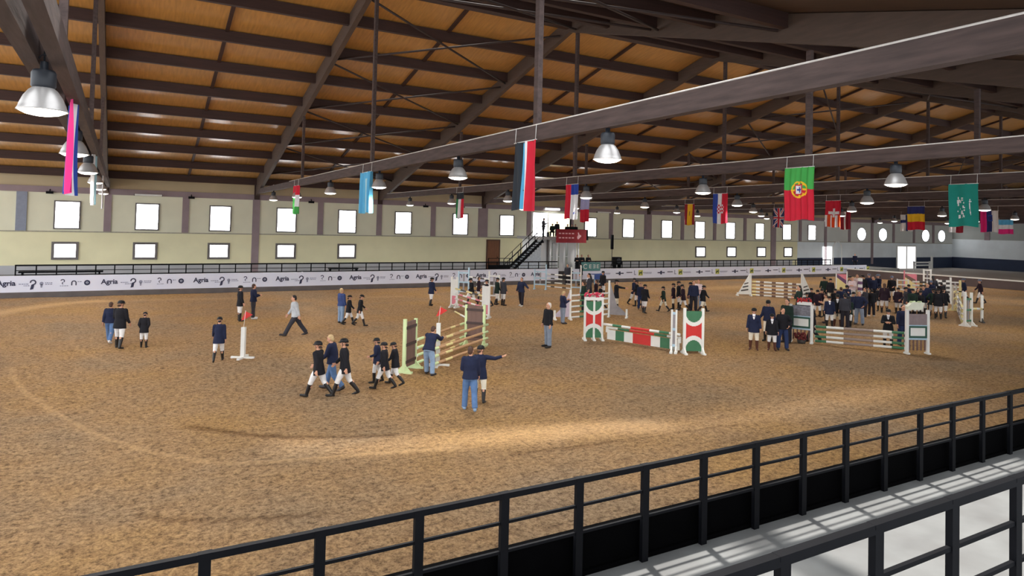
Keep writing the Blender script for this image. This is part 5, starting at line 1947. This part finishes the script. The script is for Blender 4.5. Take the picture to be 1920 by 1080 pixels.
person(1467, 578, 658, 285, 'akimbo', (S, BLACKJ), DJ, ('hair', HBROWN), 'man in a black jacket and dark jeans left of the sign standard', boots=DSHOE)
person(1475, 560, 642, 240, 'stand', (S, DKGREEN), DT, ('hair', HBLACK), 'person in a dark green jacket behind the man in dark jeans', boots=DSHOE)
person(1498, 535, 605, 200, 'folded', GJ, DT, ('longhair', HBLACK), 'person in dark green with long hair above the left sign standard', boots=DSHOE)
# the crowd at the right
person(1545, 519, 566, 280, 'casual', GJ, DT, HE, 'rider left of the yellow standard, far back, left of a pair', boots=DSHOE)
person(1557, 522, 568, 260, 'stand', BJ, CB, HE, 'rider left of the yellow standard, far back, right of a pair')
person(1521, 540, 590, 270, 'stand', BJ, WB, HE, 'rider immediately right of the striped sail standard')
person(1532, 543, 594, 300, 'step', PJ, WB, HE, 'rider in plum second to the right of the striped sail standard')
person(1541, 542, 594, 240, 'stand', PJ, CB, HE, 'rider in plum third to the right of the striped sail standard')
person(1549, 551, 606, 200, 'phone', (S, TAN), DT, ('longhair', HBROWN), 'person in tan among the plum riders', boots=DSHOE)
person(1524, 578, 640, 190, 'walk', BJ, DT, ('longhair', HBLACK), 'person partly hidden by the left sign standard', boots=DSHOE)
person(1555, 555, 614, 275, 'stand', NJ, WB, HE, 'rider facing us with white breeches behind the jump poles, left one', shirt=True)
person(1570, 552, 614, 268, 'casual', BJ, CB, HE, 'rider facing us with brown boots behind the jump poles', boots=BROWNB, shirt=True)
person(1584, 549, 616, 100, 'stand', (S, CHAR), DT, ('hair', HBLACK), 'tall dark person behind the jump poles with back turned', boots=DSHOE)
person(1591, 556, 614, 250, 'step', GJ, WB, HE, 'rider in dark green right of the tall dark person', )
person(1600, 547, 604, 240, 'stand', NJ, WB, HE, 'rider in navy in front of the purple pillar')
person(1611, 546, 609, 255, 'akimbo', (S, NAVYJ), GT, ('hair', HBROWN), 'person in navy with grey trousers right of the purple pillar', boots=DSHOE)
person(1593, 517, 566, 200, 'stand', PJ, CB, HE, 'rider far back right of the yellow standard')
person(1598, 519, 568, 260, 'folded', (S, PINKJ), WB, ('longhair', HBLOND), 'fair haired person in a pale top far back')
person(1607, 514, 564, 250, 'stand', (J, PINKJ), CB, ('hair', HBROWN), 'person in a pale coat before the brown end board')
person(1617, 515, 566, 280, 'casual', BJ, WB, HE, 'rider in black before the brown end board, left of the tall man')
person(1629, 513, 562, 270, 'stand', NJ, WB, HB, 'rider with a blue grey helmet before the brown end board, left one')
person(1647, 514, 564, 220, 'step', NJ, CB, HB, 'rider with a blue grey helmet before the brown end board, right one')
person(1637, 518, None, 275, 'stand', (S, NAVYJ), DT, ('hair', HBLACK), 'tall man in navy behind the one in white trainers', h=1.84, boots=DSHOE)
person(1634, 541, 593, 100, 'stand', (S, BLACKJ), DT, ('hair', HBLACK), 'person in dark clothes and white trainers in the middle of the right crowd', boots=WSHOE)
person(1622, 539, 594, 200, 'folded', (S, CHAR), DT, ('longhair', HBROWN), 'person in charcoal left of the tall man', boots=DSHOE)
person(1658, 531, 587, 90, 'stand', PJ, WB, ('longhair', HBROWN), 'long haired rider in plum with back turned')
person(1672, 517, 566, 265, 'step', BJ, WB, HB, 'rider behind the white and dark poles in the far crowd')
person(1684, 539, 588, 260, 'stand', PJ, WB, HE, 'rider in plum right of the white and dark poles')
person(1665, 579, 652, 270, 'folded', BJ, WB, HE, 'rider facing us just behind the green and white poles', shirt=True)
person(1693, 571, 648, 300, 'stand', (S, NAVYJ), DJ, ('hair', HBLACK), 'person in dark jeans left of the right sign standard', boots=DSHOE)
person(1699, 538, 594, 200, 'casual', CJ, WB, HE, 'rider in charcoal above the right sign standard, left one')
person(1711, 541, 596, 280, 'stand', GJ, WB, HE, 'rider in dark green above the right sign standard')
person(1720, 540, 594, 320, 'step', BJ, DT, ('longhair', HBLACK), 'long haired person above the right sign standard, right one', boots=DSHOE)
person(1731, 536, 590, 260, 'stand', NJ, WB, ('hair', HBROWN), 'person in navy below the tall white frame standard')
person(1739, 531, 588, 250, 'stand', (S, NAVYJ), DT, ('hair', HBLACK), 'tall person in navy right of the white frame standard', boots=DSHOE)
person(1749, 517, 571, 95, 'casual', CJ, DT, ('longhair', HBLACK), 'tall dark haired person left of the checked standard', boots=DSHOE)
person(1750, 541, 594, 100, 'akimbo', GJ, WB, HE, 'left one of three riders in dark coats below the checked standard')
person(1759, 541, 598, 92, 'stand', BJ, WB, HE, 'middle one of three riders in dark coats below the checked standard')
person(1769, 540, 596, 80, 'step', BJ, WB, HE, 'right one of three riders in dark coats below the checked standard')
person(1746, 526, 572, 240, 'folded', NJ, CB, HB, 'rider far back between the white frame and the checked standard')
person(1808, 522, 566, 190, 'walk', NJ, WB, HB, 'rider before the end board, left of the last two on the right')
person(1838, 524, 569, 195, 'walk', PJ, WB, HB, 'rider before the end board, rightmost person in the photo')
person(1566, 541, None, 265, 'stand', BJ, WB, HE, 'rider in black looking out between the two front facing riders', h=1.66)
person(1577, 538, None, 95, 'casual', (S, NAVYJ), DT, ('hair', HBROWN), 'brown haired person just behind the tall dark person', h=1.7, boots=DSHOE)
person(1650, 537, None, 255, 'stand', BJ, WB, HE, 'rider in black between the tall man and the long haired rider', h=1.62)
person(1704, 533, None, 270, 'casual', NJ, WB, HE, 'rider in navy behind the planter, back row', h=1.66)
person(1726, 545, None, 250, 'stand', BJ, WB, HE, 'rider in black right behind the planter, front row', h=1.64)
person(1765, 529, None, 100, 'stand', (S, BLACKJ), DT, ('hair', HBLACK), 'dark haired person at the left foot of the checked standard', h=1.7, boots=DSHOE)
person(1513, 548, None, 270, 'stand', CJ, WB, HE, 'rider in charcoal left of the striped sail standard, behind the flowers', h=1.66)
person(1588, 534, None, 265, 'phone', NJ, CB, HE, 'rider in navy left of the purple pillar, back row', h=1.64)
# people on the stand and behind the far board
PL = 0.8+3.25
person(1022, 417, None, 10, 'phone', (S, CHAR), ('trousers', CHAR), ('hair', HBLACK), 'dark figure standing on the judges platform by the stairs', at=(33.1, 52.6, PL), h=1.75, boots=DSHOE, group='people on the judges stand')
person(1052, 423, None, 270, 'stand', (S, BLACKJ), DT, ('hair', HBLACK), 'person on the judges platform, head above the red banner', at=(35.0, 53.2, PL), h=1.45, boots=DSHOE, group='people on the judges stand')
for i, (x, z) in enumerate(((34.1, 1.24), (35.8, 1.3), (36.3, 1.24), (36.7, 1.28))):
    person(0, 0, None, 265, 'sit', (S, BLACKJ if i % 2 else DKGREEN), DT, ('hair', HBLACK if i % 2 else HBROWN), 'person seated behind the red banner, %s from the left' % ORD[i], at=(x, 52.6, PL), h=1.24, boots=DSHOE, group='people on the judges stand')
for i, (x, y) in enumerate(((35.6, 50.6), (36.3, 50.9), (36.9, 50.7))):
    person(0, 0, None, 265+10*i, 'folded', (S, BLACKJ), DT, ('hair', HBLACK if i != 1 else HBROWN), 'person in black behind the teal sign, %s' % ('left one', 'middle one', 'right one')[i], at=(x, y, 0.8), h=1.68, boots=DSHOE, group='people behind the teal sign')
person(1603, 478, None, 270, 'stand', (S, NAVYJ), DT, ('hair', HBLACK), 'lone dark figure on the walkway beyond the end of the banner', at=on_y(1603, 497, 52.0).to_tuple()[:2]+(0.8,), h=1.7, boots=DSHOE)
# nobody stands inside anybody else: the farther of two that touch steps back along its own line of sight
folk = [o for o in SC.objects if o.name.startswith('person') and o.get('group') == CROWD and abs(o.location.z) < 0.1]
for _ in range(40):
    moved = False
    for i, a in enumerate(folk):
        for c in folk[i+1:]:
            dv = (a.location-c.location).to_2d()
            if dv.length < 0.52:
                far_ = a if a.location.length > c.location.length else c
                k_ = 1+0.06/far_.location.length
                far_.location.x *= k_
                far_.location.y *= k_
                moved = True
    if not moved:
        break
bn = thing('bench', 'bench behind the red banner on the judges platform', 'bench', (35.4, 52.75, PL))
q = NB(); bx(q, -1.8, 1.6, -0.25, 0.2, 0.4, 0.45); obj('seat', q, M_BROWNP, bn)
for s in (-1.7, 1.5):
    q = NB(); bx(q, s-0.04, s+0.04, -0.2, 0.18, 0, 0.4); obj('leg', q, M_STEEL, bn)

# ================================================================ lighting
w = bpy.data.worlds.new('sky')
SC.world = w
w.use_nodes = True
bg = w.node_tree.nodes['Background']
bg.inputs['Color'].default_value = (0.93, 0.97, 1.0, 1)
bg.inputs['Strength'].default_value = 2.5
sun = bpy.data.lights.new('sun', 'SUN')
sun.energy = 7.0
sun.angle = R(3.0)
sun.color = (1.0, 0.95, 0.88)
so = bpy.data.objects.new('sun', sun)
COL.objects.link(so)
so.rotation_euler = Vector((-0.12, -0.49, -1.0)).to_track_quat('-Z', 'Y').to_euler()
SC.view_settings.view_transform = 'Standard'
SC.view_settings.look = 'None'
SC.view_settings.exposure = 0.18
SC.cycles.use_denoising = True
SC.cycles.max_bounces = 8
SC.cycles.diffuse_bounces = 5
SC.cycles.sample_clamp_indirect = 6
